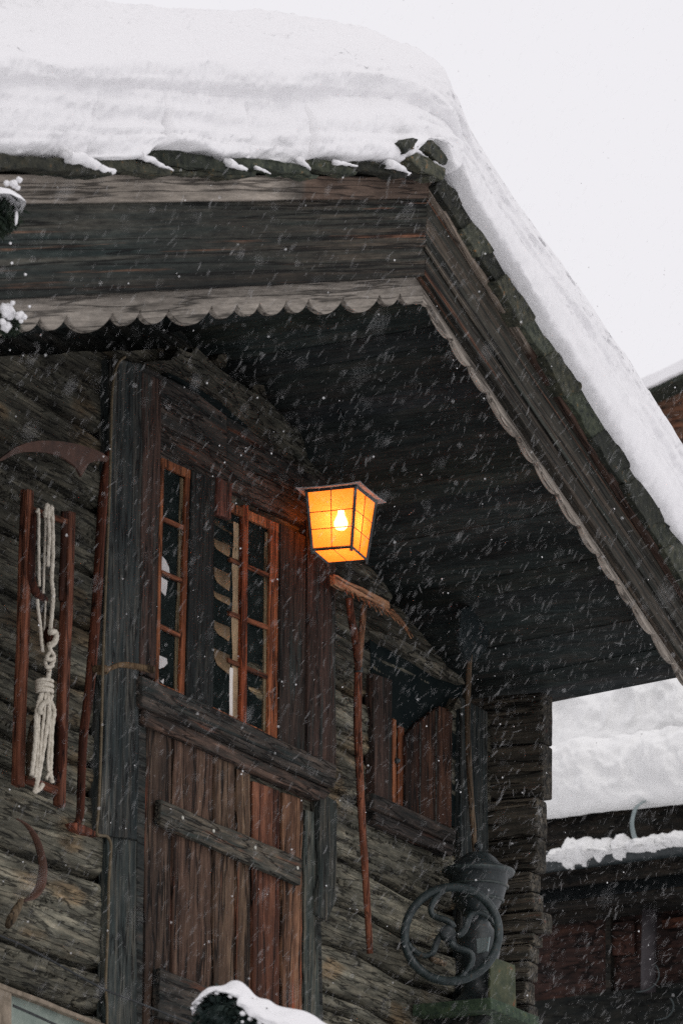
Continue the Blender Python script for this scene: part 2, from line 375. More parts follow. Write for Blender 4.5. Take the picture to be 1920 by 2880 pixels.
# seams of the log courses (heights), left of the window group and right of it
def zs(px, ys): return sorted(onY(px, y, 0)[2] for y in ys)
SL = [3.0, 3.3, 3.62, 3.95, 4.2] + zs(100, [1120, 1335, 1530, 1690, 1862, 1985, 2080, 2165, 2400, 2660, 2790])
SRt = [3.0, 3.35, 3.7, 4.05, 4.4, 4.7, 5.0] + zs(1000, [1560, 1640, 1800, 1960, 2120, 2268, 2445, 2570, 2690, 2830])
nx, nz = 620, 430
xs = np.linspace(-4.5, 1.64, nx); vs = np.linspace(0, 1, nz)
Xg, Vg = np.meshgrid(xs, vs, indexing='ij'); Zg = 2.8+(wall_top(Xg)+.03*(fbm(np.stack([Xg*5, Xg*0, Xg*0], -1), 3)-.5)-2.8)*Vg
def log_field(X, Z, seams, sd):
    wob = .09*(fbm(np.stack([X*1.1, Z*.7, X*0+sd], -1), 3)-.5)
    Zw = Z+wob
    S = np.array(sorted(seams)+[9.5]); k = np.clip(np.searchsorted(S, Zw)-1, 0, len(S)-2)
    lo, hi = S[k], S[k+1]; d = np.minimum(Zw-lo, hi-Zw)
    h = -.055*np.exp(-(d/(.0055+.010*vn(np.stack([X*3, k*3.3, X*0], -1))))**2) - .012*np.exp(-(d/.03)**1.5)
    h = h+.03*(vn(np.stack([X*.25, k*5.1, X*0+sd], -1))-.5)
    return h, d, k
hl, dl, kl = log_field(Xg, Zg, SL, 1.0); hr, dr, kr = log_field(Xg, Zg, SRt, 9.0)
L_ = (Xg < -1.0)
H = np.where(L_, hl, hr); Dg = np.where(L_, dl, dr); Kg = np.where(L_, kl, kr+31)
slope_w = Zg+.04*fbm(np.stack([Xg*1.5, Zg*1.5, Xg*0], -1), 3)
cr = fbm(np.stack([Xg*1.3+Kg*3.1, slope_w*20, Xg*0+3], -1), 4, .55); crack = np.exp(-(np.abs(cr-.5)/.011)**2)*sm(.45, .6, fbm(np.stack([Xg*1.1, Zg*4, Xg*0+5], -1), 3))
gr = fbm(np.stack([Xg*2.2+Kg*7.7, slope_w*42, Xg*0+8], -1), 4, .6)
lump = fbm(np.stack([Xg*2.2, Zg*6, Xg*0+12], -1), 4)
ltop = np.maximum(Dg, 0)
H = H - .026*crack + .014*(gr-.5) + .018*(lump-.5)
Yg = -H
pat = fbm(np.stack([Xg*1.4, Zg*3, Xg*0+21], -1), 3)
br = .80+1.05*sm(.35, .68, gr)*sm(.3, .62, pat)+.45*(vn(np.stack([Xg*.2, Kg*4.4, Xg*0], -1))-.5)
dirt = (1-.7*np.exp(-(Dg/.011)**2))*(1-.65*crack)
eave_shade_smoke = 1-.60*sm(5.7, 6.9, Zg)                # overhang shade painted into the upper wall, with smoke-darkened wood
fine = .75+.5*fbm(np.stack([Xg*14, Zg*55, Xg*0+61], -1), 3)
tintg = (br*dirt*eave_shade_smoke*fine)[..., None]*np.array([1.0, .995, .94])
warm = sm(.62, .75, fbm(np.stack([Xg*3, Zg*9, Xg*0+40], -1), 3))[..., None]
tintg = tintg*(1-warm*np.array([-.12, .1, .28]))
wv = np.stack([Xg, Yg, Zg], -1).reshape(-1, 3)
ii, jj = np.meshgrid(np.arange(nx-1), np.arange(nz-1), indexing='ij'); q0 = (ii*nz+jj).ravel()
wf = np.stack([q0, q0+nz, q0+nz+1, q0+1], -1).tolist()
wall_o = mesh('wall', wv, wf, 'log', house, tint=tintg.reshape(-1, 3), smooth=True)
# carcass behind the gable face (other walls)
mb = MB()
mb.add(*gbox([(-4.5, .16, 6.4), (1.6, .16, 6.4), (1.6, .16, 2.6), (-4.5, .16, 2.6)], [(-4.5, 6.5, 6.4), (1.6, 6.5, 6.4), (1.6, 6.5, 2.6), (-4.5, 6.5, 2.6)]))
mb.add(*prism([(-4.5, .2, 6.41), (1.6, .2, 6.41), (1.6, .2, 6.95), (XA, .2, 8.0), (-4.5, .2, 6.95)], (0, 6.2, 0)))
mb.build('inner_wall', 'dark', house)

# roof: two slopes; the undersides are the dark soffit
OV = 1.15
A_ = onY(1206, 500, OV)
zr = A_[2]-.02; TL_ = math.tan(TH)
XL, XR = -6.2, 2.45
e1, e2 = onY(1205, 497, OV), onY(1920, 1632, OV)
def soff(x): return zr-.30-TL_*abs(x-A_[0])
def soff_hit(px, py):              # where a line of sight meets the underside of the right slope
    n = np.array([TL_, 0, 1.0]); return onP(px, py, (A_[0], 0, zr-.30), n)
h1, h2 = soff_hit(1548, 1977), soff_hit(1925, 1902)
def eave_x(y, right):
    return h2[0]+(h1[0]-h2[0])*(y-h2[1])/(h1[1]-h2[1]) if right else XL
def ridge_slab(x1, y1a, y1b, nm):
    a = np.array([A_[0], -OV+.03, soff(A_[0])]); b = np.array([A_[0], 6.8, soff(A_[0])])
    mb = MB(); K = 26
    far_a = np.array([x1, y1a, soff(x1)]); 
    # board by board, laid down the slope, slightly uneven so joints show
    for k in range(K):
        t0, t1 = k/K, (k+1)/K; dz = random.uniform(-.003, .003)
        y0a, y0b = -OV+.03, 6.8
        def row(yy_):
            P = []
            for t in (t0, t1-.0004):
                xx = A_[0]+(eave_x(yy_, x1 > A_[0])-A_[0])*t; P.append((xx, soff(xx)+dz))
            return [(P[0][0], yy_, P[0][1]+.10), (P[1][0], yy_, P[1][1]+.10), (P[1][0], yy_, P[1][1]), (P[0][0], yy_, P[0][1])]
        front = row(-OV+.03); back = row(6.8)
        v = random.uniform(.8, 1.2)
        mb.add(*gbox(front, back, (1, 1, 10), .004, 2), (v, v*random.uniform(.9, 1.02), v*random.uniform(.85, 1.0)))
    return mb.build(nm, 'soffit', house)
print('EAVE', h1, h2)
roofs = [ridge_slab(XL, 0, 0, 'roof'), ridge_slab(h1[0]+.0, 0, 0, 'roof')]
# outer roof deck carrying the slates
mb = MB()
for x1 in (XL, XR):
    s = 1 if x1 > A_[0] else -1
    def row(yy_):
        xe_ = eave_x(yy_, s > 0)
        return [(A_[0], yy_, zr-.02), (xe_, yy_, zr-.02-TL_*abs(xe_-A_[0])), (xe_, yy_, zr-.12-TL_*abs(xe_-A_[0])), (A_[0], yy_, zr-.12)]
    mb.add(*gbox(row(-OV+.02), row(6.9)))
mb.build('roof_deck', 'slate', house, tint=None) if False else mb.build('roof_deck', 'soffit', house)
# purlins and rafters under the overhang
for k, (x, dz, r) in enumerate([(-1.42, -.10, .085), (-2.85, -.1, .075), (-4.3, -.1, .075)]):
    z = soff(x)+dz+.02
    fr_ = [(x-r, -.55 if k else -.4, z+r), (x+r, -.55 if k else -.4, z+r), (x+r, -.55 if k else -.4, z-r), (x-r, -.55 if k else -.4, z-r)]
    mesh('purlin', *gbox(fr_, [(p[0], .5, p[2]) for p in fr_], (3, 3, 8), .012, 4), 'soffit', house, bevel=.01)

# barge boards on the two rakes
def strip(name, top, bot, d1, d0, mat, n=40, jit=.004, bottom=None, tint=None, parent=house):
    """board in a plane parallel to the gable: top and bottom pixel lines sampled to world points"""
    tx = np.linspace(0, 1, n); V = []
    T0, T1, B0, B1 = onY(*top[0], d1), onY(*top[1], d1), onY(*bot[0], d1), onY(*bot[1], d1)
    for t in tx:
        a = T0+(T1-T0)*t; b = B0+(B1-B0)*t
        if bottom is not None: b = b+np.array([0, 0, bottom(t, T0+(T1-T0)*t)])
        V += [a, a*.5+b*.5, b, a+[0, d1-d0, 0], b+[0, d1-d0, 0]]
    V = np.array(V); V = V+vecn(V*2.5, 3)*jit*2; Fc = []
    for i in range(n-1):
        o, p = i*5, (i+1)*5
        Fc += [[o, p, p+1, o+1], [o+1, p+1, p+2, o+2], [o+3, p+3, p, o], [o+2, p+2, p+4, o+4], [o+4, p+4, p+3, o+3]]
    Fc += [[0, 1, 2, 4, 3], [(n-1)*5+q for q in (3, 4, 2, 1, 0)]]
    tt = None
    if tint is not None: tt = np.array([tint(v) for v in V])
    return mesh(name, V, Fc, mat, parent, tint=tt, bevel=.004)
def cusp(seed, amp):
    rg = random.Random(seed); ed = [0.0]
    while ed[-1] < 8: ed.append(ed[-1]+rg.choice([.19, .21, .33, .25, .36, .22])*rg.uniform(.9, 1.1))
    ed = np.array(ed)
    def f(t, p):
        s = abs(p[0]-A_[0])/math.cos(TH)+.05; k = np.searchsorted(ed, s)-1; L = ed[k+1]-ed[k]; u = (s-ed[k])/L
        return -amp*math.sin(math.pi*u)**.6*(.5+.5*L/.3)+amp*.5
    return f
def tl(v):      # pale, rain-washed at the far left of the top batten, brown towards the ridge
    return np.array([1, .97, .93])*(.95 if v[0] < -2.9 else .95-.62*min(1, (v[0]+2.9)/.25)) if v[0] < -2.65 else np.array([.34, .26, .22])
bl = strip('barge_board', [(-420, 545), (1203, 540)], [(-420, 862), (1194, 776)], OV, OV-.045, 'bargeL', tint=lambda v: np.array([.86, .95, .96])+(np.array([1.10, 1.0, .91])-np.array([.86, .95, .96]))*float(sm(-4.1, -2.4, v[0])))
strip('barge_trim', [(-420, 486), (1210, 497)], [(-420, 578), (1206, 556)], OV+.03, OV+.001, 'trimL', n=90, tint=tl, parent=bl)
strip('scalloped_board', [(-420, 840), (1196, 752)], [(-420, 950), (1189, 838)], OV-.047, OV-.075, 'trimL', n=700, tint=lambda v: np.array([.86, .85, .83]), bottom=cusp(3, .074), parent=bl, jit=.002)
br_ = strip('barge_board', [(1203, 540), (2000, 1800)], [(1194, 776), (2000, 1970)], OV, OV-.045, 'bargeR', tint=lambda v: np.array([1.1, .98, .90]))
strip('barge_trim', [(1210, 497), (2000, 1763)], [(1206, 535), (2000, 1800)], OV+.03, OV+.001, 'trimR', n=60, parent=br_, tint=lambda v: np.array([.95, .86, .78]) if v[0] < -.45 else np.array([.26, .17, .14]))
strip('barge_moulding', [(1199, 690), (2000, 1890)], [(1198, 702), (2000, 1905)], OV+.012, OV+.001, 'bargeR', n=40, parent=br_, tint=lambda v: np.array([1.5, 1.4, 1.3]))
strip('scalloped_board', [(1196, 752), (2000, 1958)], [(1189, 838), (2000, 2022)], OV-.047, OV-.075, 'trimR', n=520, bottom=cusp(8, .038), tint=lambda v: np.array([1.05, 1.03, 1.0]), parent=br_, jit=.002)

# slates at the verge
def slate(px, dep=.42, d=OV+.06, t=1.0, parent=None, tilt=.0):
    x0 = min(p[0] for p in px); x1 = max(p[0] for p in px)
    P = [onY(x, y, d+tilt*((x-x0)/(x1-x0)-.5)) for x, y in px]
    v, f = prism(P, (0, dep, 0), jit=.016, fr=11, sub=.025)
    c = random.choice([.4, .6, .9, 1.25, 1.7])*random.uniform(.85, 1.15)
    return mesh('verge_slate', v, f, 'slate', parent or roofs[0], tint=np.array([c*random.uniform(.95, 1.15), c, c*random.uniform(.8, .95)]), bevel=.004)
LS = [[(-300, 430), (-60, 432), (60, 438), (160, 444), (235, 462), (322, 482), (306, 493), (200, 484), (90, 476), (-300, 470)],
      [(205, 450), (262, 440), (372, 446), (430, 462), (484, 478), (482, 492), (400, 486), (330, 478), (240, 470)],
      [(392, 424), (414, 414), (472, 418), (530, 430), (590, 440), (660, 464), (724, 482), (722, 494), (640, 488), (560, 478), (480, 470), (430, 458)],
      [(640, 450), (680, 440), (762, 450), (820, 462), (874, 476), (880, 493), (790, 486), (720, 478), (660, 468)],
      [(840, 452), (880, 447), (952, 456), (985, 468), (1006, 484), (1000, 494), (930, 486), (870, 472)],
      [(955, 450), (985, 446), (1042, 455), (1100, 470), (1152, 488), (1144, 498), (1060, 486), (980, 474)],
      [(1085, 470), (1115, 464), (1170, 474), (1212, 490), (1214, 502), (1150, 494), (1100, 484)],
      [(90, 462), (200, 470), (330, 484), (320, 496), (90, 492)], [(420, 470), (560, 480), (700, 490), (690, 498), (430, 494)], [(740, 478), (900, 488), (890, 498), (745, 496)]]
for q in LS: slate(q, .42, OV+.07, tilt=.09)
CAPS = [([(1122, 402), (1136, 390), (1180, 390), (1215, 398), (1242, 424), (1260, 452), (1256, 468), (1238, 462), (1205, 430), (1176, 418), (1150, 424), (1140, 436)], .3),
        ([(1150, 440), (1172, 432), (1205, 444), (1240, 470), (1254, 478), (1247, 508), (1215, 500), (1186, 476), (1160, 458)], .32)]
for q, dp in CAPS: slate(q, dp, OV+.12)
RO = [(1252, 505), (1298, 565), (1335, 625), (1382, 695), (1430, 772), (1500, 886), (1564, 989), (1628, 1083), (1707, 1208), (1767, 1302), (1789, 1346), (1867, 1454), (1920, 1525), (2000, 1655)]
def rin(y): return 1210+(y-504)*(1920-1210)/(1632-504)
for i in range(len(RO)-1):
    (x0, y0), (x1, y1) = RO[i], RO[i+1]; e = random.uniform(2, 10)
    q = [(x0-6, y0-2), (x0+(x1-x0)*.5+e*.5, y0+(y1-y0)*.5-e*.3), (x1+e, y1-e*.2), (x1+e*.5, y1+14), (rin(y1+28), y1+28), (rin(y0+22), y0+22), (x0-14, y0+4)]
    slate(q, .4, OV+.06+random.uniform(-.012, .012), parent=roofs[1])

# corner log heads at the right end
XC = onX(1375, 2253, 1.632)[0]
ys_l = [1957, 2101, 2253, 2362, 2458, 2515, 2572, 2629, 2661, 2708, 2765, 2830, 2900, 3000]
xe = [1545, 1535, 1532, 1528, 1512, 1512, 1534, 1512, 1506, 1498, 1500, 1498, 1494]
for i in range(len(ys_l)-1):
    z1 = onX(1375, ys_l[i]+2, XC)[2]; z0 = onX(1375, ys_l[i+1]-2, XC)[2]
    zt = (z0+z1)/2; pe = onX(xe[i]-16+random.uniform(-7, 7), (ys_l[i]+ys_l[i+1])/2-8, XC); yend = pe[1]
    if i in (5, 7): xo = .02
    else: xo = random.uniform(-.008, .012)
    fr_ = [(XC+xo, .05, z1), (XC+xo, yend, z1), (XC+xo, yend, z0), (XC+xo, .05, z0)]
    v, f = gbox(fr_, [(p[0]+.12, p[1], p[2]) for p in fr_], (14, 8, 6), .009, 5, .0025)
    tn = 1.0 if i < 4 else 1.5
    mesh('corner_log', v, f, 'endlog', house, bevel=.012, tint=np.array([tn, tn, tn*.95]), seg=3)
    # log continuing as the side wall
    v, f = gbox([(XC+.01, 6.4, z1), (XC+.01, .051, z1), (XC+.01, .051, z0), (XC+.01, 6.4, z0)], [(XC+.17, 6.4, z1), (XC+.17, .051, z1), (XC+.17, .051, z0), (XC+.17, 6.4, z0)], (8, 2, 2), .006, 2)
    if i == 0: sideb = MB()
    sideb.add(v, f)
sideb.build('side_wall', 'endlog', house)

# ------------------------------------------------------------------ timber frame of the window group
def part(name, px4, d1, d0, mat, n=(2, 10, 1), jit=.006, parent=house, tint=None, bevel=.006, fr=3, label=None, rough=.0015):
    v, f = qb(px4, d1, d0, n, jit, fr, rough)
    return mesh(name, v, f, mat, parent, tint=tint, bevel=bevel, label=label)
part('post', [(318, 1006), (402, 1020), (388, 2362), (284, 2345)], .045, -.02, 'post', (4, 40, 2), .010)
part('post', [(304, 2346), (386, 2364), (384, 2960), (300, 2940)], .030, -.02, 'post', (4, 24, 2), .010, tint=np.array([1.25, 1.25, 1.2]))
part('jamb', [(402, 1045), (457, 1068), (440, 1912), (396, 1892)], .035, -.02, 'red_v', (2, 30, 2), .005)
# dark boarding above the windows
part('frieze_board', [(400, 1022), (640, 1150), (640, 1285), (400, 1165)], .028, -.02, 'beam', (14, 4, 1), .006)
part('frieze_board', [(400, 1168), (910, 1425), (905, 1500), (440, 1282)], .022, -.02, 'beam', (20, 4, 1), .006, tint=np.array([1.1, 1, .95]))
part('frieze_board', [(640, 1152), (915, 1338), (912, 1424), (640, 1287)], .025, -.02, 'beam', (16, 4, 1), .006)
v, f = pxprism([(440, 1012), (483, 1010), (500, 985), (510, 977), (524, 986), (540, 990), (554, 975), (578, 1000), (601, 1021), (650, 1058), (696, 1092), (730, 1108), (760, 1128), (790, 1160), (811, 1187), (832, 1200), (847, 1219), (858, 1250), (868, 1288), (908, 1334), (860, 1312), (796, 1262), (720, 1200), (640, 1130), (560, 1078)], .07, -.02, jit=.008, sub=.03)
mesh('top_log', v, f, 'greybeam', house, tint=np.array([.62, .62, .60]), bevel=.01)
v, f = pxprism([(476, 1050), (540, 1076), (640, 1140), (712, 1198), (706, 1206), (640, 1170), (540, 1092)], .034, -.01, sub=.05)
mesh('log_gap_shade', v, f, 'room', house)  # dark strip painted in for the shaded gap under the top log
for q in ([(610, 1012), (616, 998), (634, 992), (640, 1010), (634, 1032)], [(706, 1098), (716, 1080), (742, 1084), (752, 1118), (730, 1112)], [(1268, 2000), (1290, 1960), (1300, 1990)]):
    v, f = pxprism(q, .05, -.05, jit=.006, sub=.03); mesh('wedge_block', v, f, 'greybeam', house, tint=np.array([.8, .75, .68]))
# mullion posts
part('post', [(541, 1322), (606, 1352), (600, 1998), (524, 1962)], .030, -.02, 'post', (3, 30, 2), .006, tint=np.array([.5, .52, .52]))
part('jamb', [(612, 1340), (654, 1360), (652, 1462), (610, 1446)], .034, -.02, 'red_v', (2, 6, 1), .004, tint=np.array([1.7, 1.1, 1.0]))
part('jamb', [(790, 1470), (870, 1512), (868, 2125), (786, 2085)], .032, -.02, 'red_v', (3, 30, 2), .006, tint=np.array([.62, .7, .7]))
part('post', [(866, 1460), (944, 1500), (946, 2170), (866, 2125)], .045, -.02, 'red_v', (3, 30, 2), .006)
v, f = pxprism([(896, 2225), (948, 2250), (947, 2440), (945, 2538), (921, 2592), (891, 2570), (900, 2420)], .05, -.02, jit=.008, sub=.035)
mesh('post', v, f, 'post', house, bevel=.008, tint=np.array([1.2, 1.1, 1.0]))
# the long sill: beam and moulding below
part('sill_beam', [(402, 1898), (950, 2150), (944, 2216), (400, 1984)], .075, -.02, 'beam', (26, 4, 3), .007, bevel=.012, tint=np.array([1.25, 1.2, 1.15]))
part('sill_moulding', [(404, 1990), (938, 2222), (912, 2256), (408, 2034)], .055, -.02, 'beam', (26, 3, 2), .006, bevel=.012, tint=np.array([1.5, 1.15, 1.0]))
part('sill_moulding', [(402, 1944), (948, 2190), (946, 2198), (401, 1953)], .079, .07, 'dark', (26, 1, 1), .003, bevel=.003)
# door jamb left
part('jamb', [(388, 2036), (412, 2046), (400, 2960), (384, 2940)], .02, -.02, 'dark', (2, 24, 1), .005)
part('jamb', [(882, 2235), (898, 2242), (912, 2960), (884, 2940)], .012, -.02, 'dark', (2, 24, 1), .005)

# ------------------------------------------------------------------ windows
def window(name_label, outer, stile_w, rows, mull, has_left, dep=.012):
    """outer: TL,TR,BR,BL px of the sash. rows: list of (yl, yr)."""
    base = onY(*outer[3], 0)
    w_ = mesh('window', *qb(outer, .0015, -.03, (1, 1, 1), 0), 'dim', house)
    TLp, TRp, BRp, BLp = map(np.array, outer)
    def bar(a, b, wpx, d1, d0, mat, tint=None, vert=False):
        a = np.array(a, float); b = np.array(b, float)
        if vert: q = [(a[0]-wpx/2, a[1]), (a[0]+wpx/2, a[1]), (b[0]+wpx/2, b[1]), (b[0]-wpx/2, b[1])]
        else: q = [(a[0], a[1]-wpx/2), (b[0], b[1]-wpx/2), (b[0], b[1]+wpx/2), (a[0], a[1]+wpx/2)]
        return qb(q, d1, d0, (2, 8, 1) if vert else (6, 1, 1), .002)
    fm = MB()
    fm.add(*bar(TLp+[0, 10], TRp+[0, 10], 26, dep+.010, .002, 'orange'))
    if has_left: fm.add(*bar(TLp+[3, 0], BLp+[3, 0], 9, dep+.008, .002, 'orange', vert=True))
    fm.add(*bar(TRp-[stile_w/2, 0], BRp-[stile_w/2, 0], stile_w, dep+.008, .002, 'orange', vert=True), tint=(.8, .72, .7))
    fm.add(*bar(BLp-[0, 6], BRp-[0, 6], 16, dep+.008, .002, 'orange'))
    fm.build('sash_frame', 'orange', w_, bevel=.003)
    for (a, b) in rows: mesh('glazing_bar', *bar(a, b, 13, dep+.004, .002, 'orange'), 'orange_x', w_, bevel=.002)
    if mull:
        mesh('mullion', *bar(mull[0], mull[1], 15, dep+.014, .002, 'orange', vert=True), 'orange', w_, bevel=.003, tint=np.array([.85, .6, .55]))
    q = [onY(x, y, dep-.002) for x, y in outer]
    mesh('pane', q, [[0, 1, 2, 3]], 'pane', w_)
    # inner reveal strip seen through the glass
    s1 = (TRp[0]-stile_w-15); s2 = TRp[0]-stile_w+2
    o = TRp[0]-BRp[0]
    q = [(s1, TRp[1]+18), (s2, TRp[1]+24), (s2-o, BRp[1]-10), (s1-o, BRp[1]-16)]
    mesh('reveal', *qb(q, dep-.0045, .002, (2, 10, 1), .0), 'toolgrey', w_, tint=np.array([1.0, 1.05, .98]))
    return w_
window('', [(456, 1286), (541, 1326), (522, 1966), (440, 1930)], 17, [((460, 1459), (540, 1494)), ((457, 1609), (538, 1645)), ((452, 1760), (534, 1800))], None, True)
window('', [(604, 1394), (790, 1478), (784, 2088), (596, 2000)], 30, [((648, 1572), (778, 1628)), ((646, 1724), (778, 1774)), ((642, 1856), (778, 1914))], ((692, 1420), (686, 2040)), False)
# curtains behind the glass, and shapes imitating reflections in it
def curtain(outer, d, waves, amp, nv=24, nu=60, wav=None):
    V = []; q = [onY(x, y, d) for x, y in outer]
    for j in range(nv+1):
        for i in range(nu+1):
            u, v = i/nu, j/nv; p = (q[0]*(1-u)+q[1]*u)*(1-v)+(q[3]*(1-u)+q[2]*u)*v
            p = p+np.array([0, amp*math.sin(u*waves*2*math.pi+.6*math.sin(v*5)), 0])
            if wav: p = p+np.array([wav*math.sin(v*21)*(1-u), 0, 0])
            V.append(p)
    V = np.array(V); Fc = [[j*(nu+1)+i, j*(nu+1)+i+1, (j+1)*(nu+1)+i+1, (j+1)*(nu+1)+i] for j in range(nv) for i in range(nu)]
    return V, Fc
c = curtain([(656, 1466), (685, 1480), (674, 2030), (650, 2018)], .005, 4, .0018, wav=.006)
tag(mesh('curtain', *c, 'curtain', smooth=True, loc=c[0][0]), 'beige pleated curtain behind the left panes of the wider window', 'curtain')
reflection = thing('pane_reflection_bars', 'beige pieces imitating reflections in the pane beside the beige curtain', 'reflection', onY(602, 1900, .01))
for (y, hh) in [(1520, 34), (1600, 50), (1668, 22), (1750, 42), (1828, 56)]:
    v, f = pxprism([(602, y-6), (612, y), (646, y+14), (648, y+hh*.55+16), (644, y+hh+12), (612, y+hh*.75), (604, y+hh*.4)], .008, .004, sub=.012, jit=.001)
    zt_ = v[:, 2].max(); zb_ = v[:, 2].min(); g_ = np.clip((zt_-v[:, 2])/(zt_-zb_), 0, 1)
    mesh('slat', v, f, 'curtain', reflection, tint=(.20+.42*g_)[:, None]*np.array([1, .96, .90]))  # added pieces, tinted paler downwards to imitate reflections in the pane
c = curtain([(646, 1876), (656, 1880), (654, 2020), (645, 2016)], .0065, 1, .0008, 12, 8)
tag(mesh('curtain', *c, 'curtain_and_glint', smooth=True, loc=c[0][0]), 'narrow white curtain strip low in the wider window', 'curtain')
white_refl = thing('pane_reflection_white', 'white pieces imitating bright reflections at the left of the narrow window', 'curtain', onY(454, 1900, .01))
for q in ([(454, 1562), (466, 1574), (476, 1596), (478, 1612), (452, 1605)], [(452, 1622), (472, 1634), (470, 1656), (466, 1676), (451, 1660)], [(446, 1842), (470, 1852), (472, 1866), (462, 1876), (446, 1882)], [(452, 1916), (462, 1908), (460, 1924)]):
    mesh('reflection_patch', *pxprism(q, .0075, .004, sub=.02, jit=.0006), 'curtain_and_glint', white_refl, tint=np.array([.72, .74, .77]))  # added white shapes stand for sky and snow reflected in the glass

# ------------------------------------------------------------------ plank panel under the sill (hay door)
door = thing('plank_door', 'weathered red-brown plank door with nailed battens under the long sill', 'door', onY(640, 2890, .0))
pl = MB()
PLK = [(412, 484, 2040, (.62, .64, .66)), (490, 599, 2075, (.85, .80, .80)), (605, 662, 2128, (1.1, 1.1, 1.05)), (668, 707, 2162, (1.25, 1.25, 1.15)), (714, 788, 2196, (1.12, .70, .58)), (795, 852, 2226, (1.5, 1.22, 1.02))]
for k, (x0, x1, yt, tn) in enumerate(PLK):
    q = [(x0, yt), (x1, yt+(x1-x0)*.36), (x1-6+3*k*.3, 2990+(x1-420)*.3), (x0-6+3*k*.3, 2990+(x0-420)*.3)]
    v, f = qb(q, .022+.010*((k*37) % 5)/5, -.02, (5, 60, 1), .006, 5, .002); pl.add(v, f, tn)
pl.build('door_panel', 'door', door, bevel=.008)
mesh('stile', *qb([(857, 2276), (883, 2284), (906, 2990), (858, 2990)], .03, -.02, (3, 40, 1), .006, 5, .002), 'post', door, tint=np.array([1.9, 1.8, 1.6]), bevel=.005)
bt = mesh('batten', *qb([(452, 2246), (850, 2414), (846, 2488), (452, 2320)], .062, .028, (22, 4, 2), .006, 4, .0015), 'beam', door, tint=np.array([1.45, 1.5, 1.35]), bevel=.006)
mesh('batten', *qb([(452, 2722), (850, 2878), (846, 2960), (444, 2862)], .062, .028, (22, 4, 2), .006, 4, .0015), 'beam', door, tint=np.array([1.0, 1.0, .95]), bevel=.006)
for (x, y) in [(513, 2300), (600, 2337), (717, 2384), (836, 2441)]:
    p = onY(x, y, .063); mesh('nail_head', *lathe(p, [(.0085, 0), (.008, .004), (.004, .006)], 10, (0, -1, 0)), 'nail', bt)

# ------------------------------------------------------------------ right window with shutters
w2 = mesh('window', *qb([(1040, 1790), (1300, 1925), (1290, 2330), (1054, 2240)], -.002, -.08, (4, 6, 1), .0), 'room', house)
mesh('casing', *qb([(1049, 1892), (1102, 1912), (1103, 2268), (1054, 2242)], .03, -.02, (3, 20, 1), .004), 'red_v', w2, tint=np.array([.8, .8, .78]), bevel=.005)
mesh('stile', *qb([(1104, 2020), (1114, 2025), (1114, 2262), (1104, 2258)], .02, -.02, (1, 12, 1), .002), 'orange', w2, bevel=.003)
mesh('stile', *qb([(1120, 2040), (1136, 2047), (1134, 2272), (1119, 2266)], .012, -.02, (1, 12, 1), .002), 'orange', w2, tint=np.array([.45, .4, .35]), bevel=.003)
mesh('latch', *lathe(onY(1113, 2140, .022), [(.014, 0), (.014, .01), (.007, .02)], 12, (0, -1, 0)), 'iron', w2)
v, f = pxprism([(1139, 2068), (1178, 2030), (1212, 2002), (1236, 1986), (1258, 1992), (1272, 2008), (1270, 2328), (1139, 2274)], .025, .002, jit=.003, sub=.05)
mesh('shutter', v, f, 'door', w2, tint=np.array([.48, .34, .28]), bevel=.004)
for x in (1180, 1225): mesh('shutter_joint', *qb([(x, 2036 if x < 1200 else 2000), (x+3, 2036 if x < 1200 else 2002), (x+2, 2302 if x < 1200 else 2316), (x-1, 2300 if x < 1200 else 2314)], .0275, .024, (1, 8, 1), .0005), 'dark', w2)
mesh('sill', *qb([(1052, 2230), (1286, 2334), (1282, 2372), (1054, 2276)], .075, -.02, (10, 3, 2), .005), 'beam', w2, tint=np.array([1.05, .95, .9]), bevel=.01)
mesh('sill', *qb([(1056, 2280), (1280, 2374), (1272, 2408), (1058, 2318)], .055, -.02, (10, 3, 2), .005), 'beam', w2, tint=np.array([.9, .85, .85]), bevel=.01)
v, f = pxprism([(1034, 1772), (1070, 1776), (1150, 1808), (1236, 1858), (1300, 1906), (1308, 1925), (1250, 1905), (1190, 1868), (1140, 1838), (1090, 1812)], .045, -.02, jit=.006, sub=.03)
mesh('lintel', v, f, 'greybeam', house, tint=np.array([.85, .82, .78]), bevel=.01)
part('post', [(1296, 1960), (1372, 2000), (1374, 2900), (1296, 2870)], .03, -.02, 'post', (3, 30, 1), .006, tint=np.array([.95, .95, .95]))

# ================================================================== things hung on the wall
# rope frame
fr = thing('rope_winder', 'tall red-brown wooden frame with cream rope hanging at the far left', 'frame', onY(110, 2250, .1))
def pole(pts, d, r, seg=10, k=6, flat=1.0):
    P = [onY(x, y, d if np.isscalar(d) else d[i]) for i, (x, y) in enumerate(pts)]
    rr = r if np.isscalar(r) else np.interp(np.linspace(0, 1, (len(pts)-1)*k+1), np.linspace(0, 1, len(pts)), r)
    return tube(catm(P, k), rr, seg, flat)
def rail(px, d1, d0): return qb(px, d1, d0, (1, 24, 2), .004, 4)
mesh('rail', *rail([(78, 1374), (97, 1380), (72, 2216), (52, 2206)], .12, .085), 'tool', fr, bevel=.006)
mesh('rail', *rail([(196, 1434), (216, 1440), (186, 2272), (168, 2264)], .12, .085), 'tool', fr, bevel=.006)
mesh('rung', *qb([(96, 1424), (196, 1460), (196, 1476), (96, 1442)], .115, .095, (6, 1, 1), .002), 'orange_x', fr, bevel=.004, tint=np.array([.8, .8, .8]))
mesh('rung', *qb([(76, 2180), (170, 2212), (168, 2236), (74, 2202)], .115, .095, (6, 1, 1), .002), 'orange_x', fr, bevel=.004, tint=np.array([.55, .5, .5]))
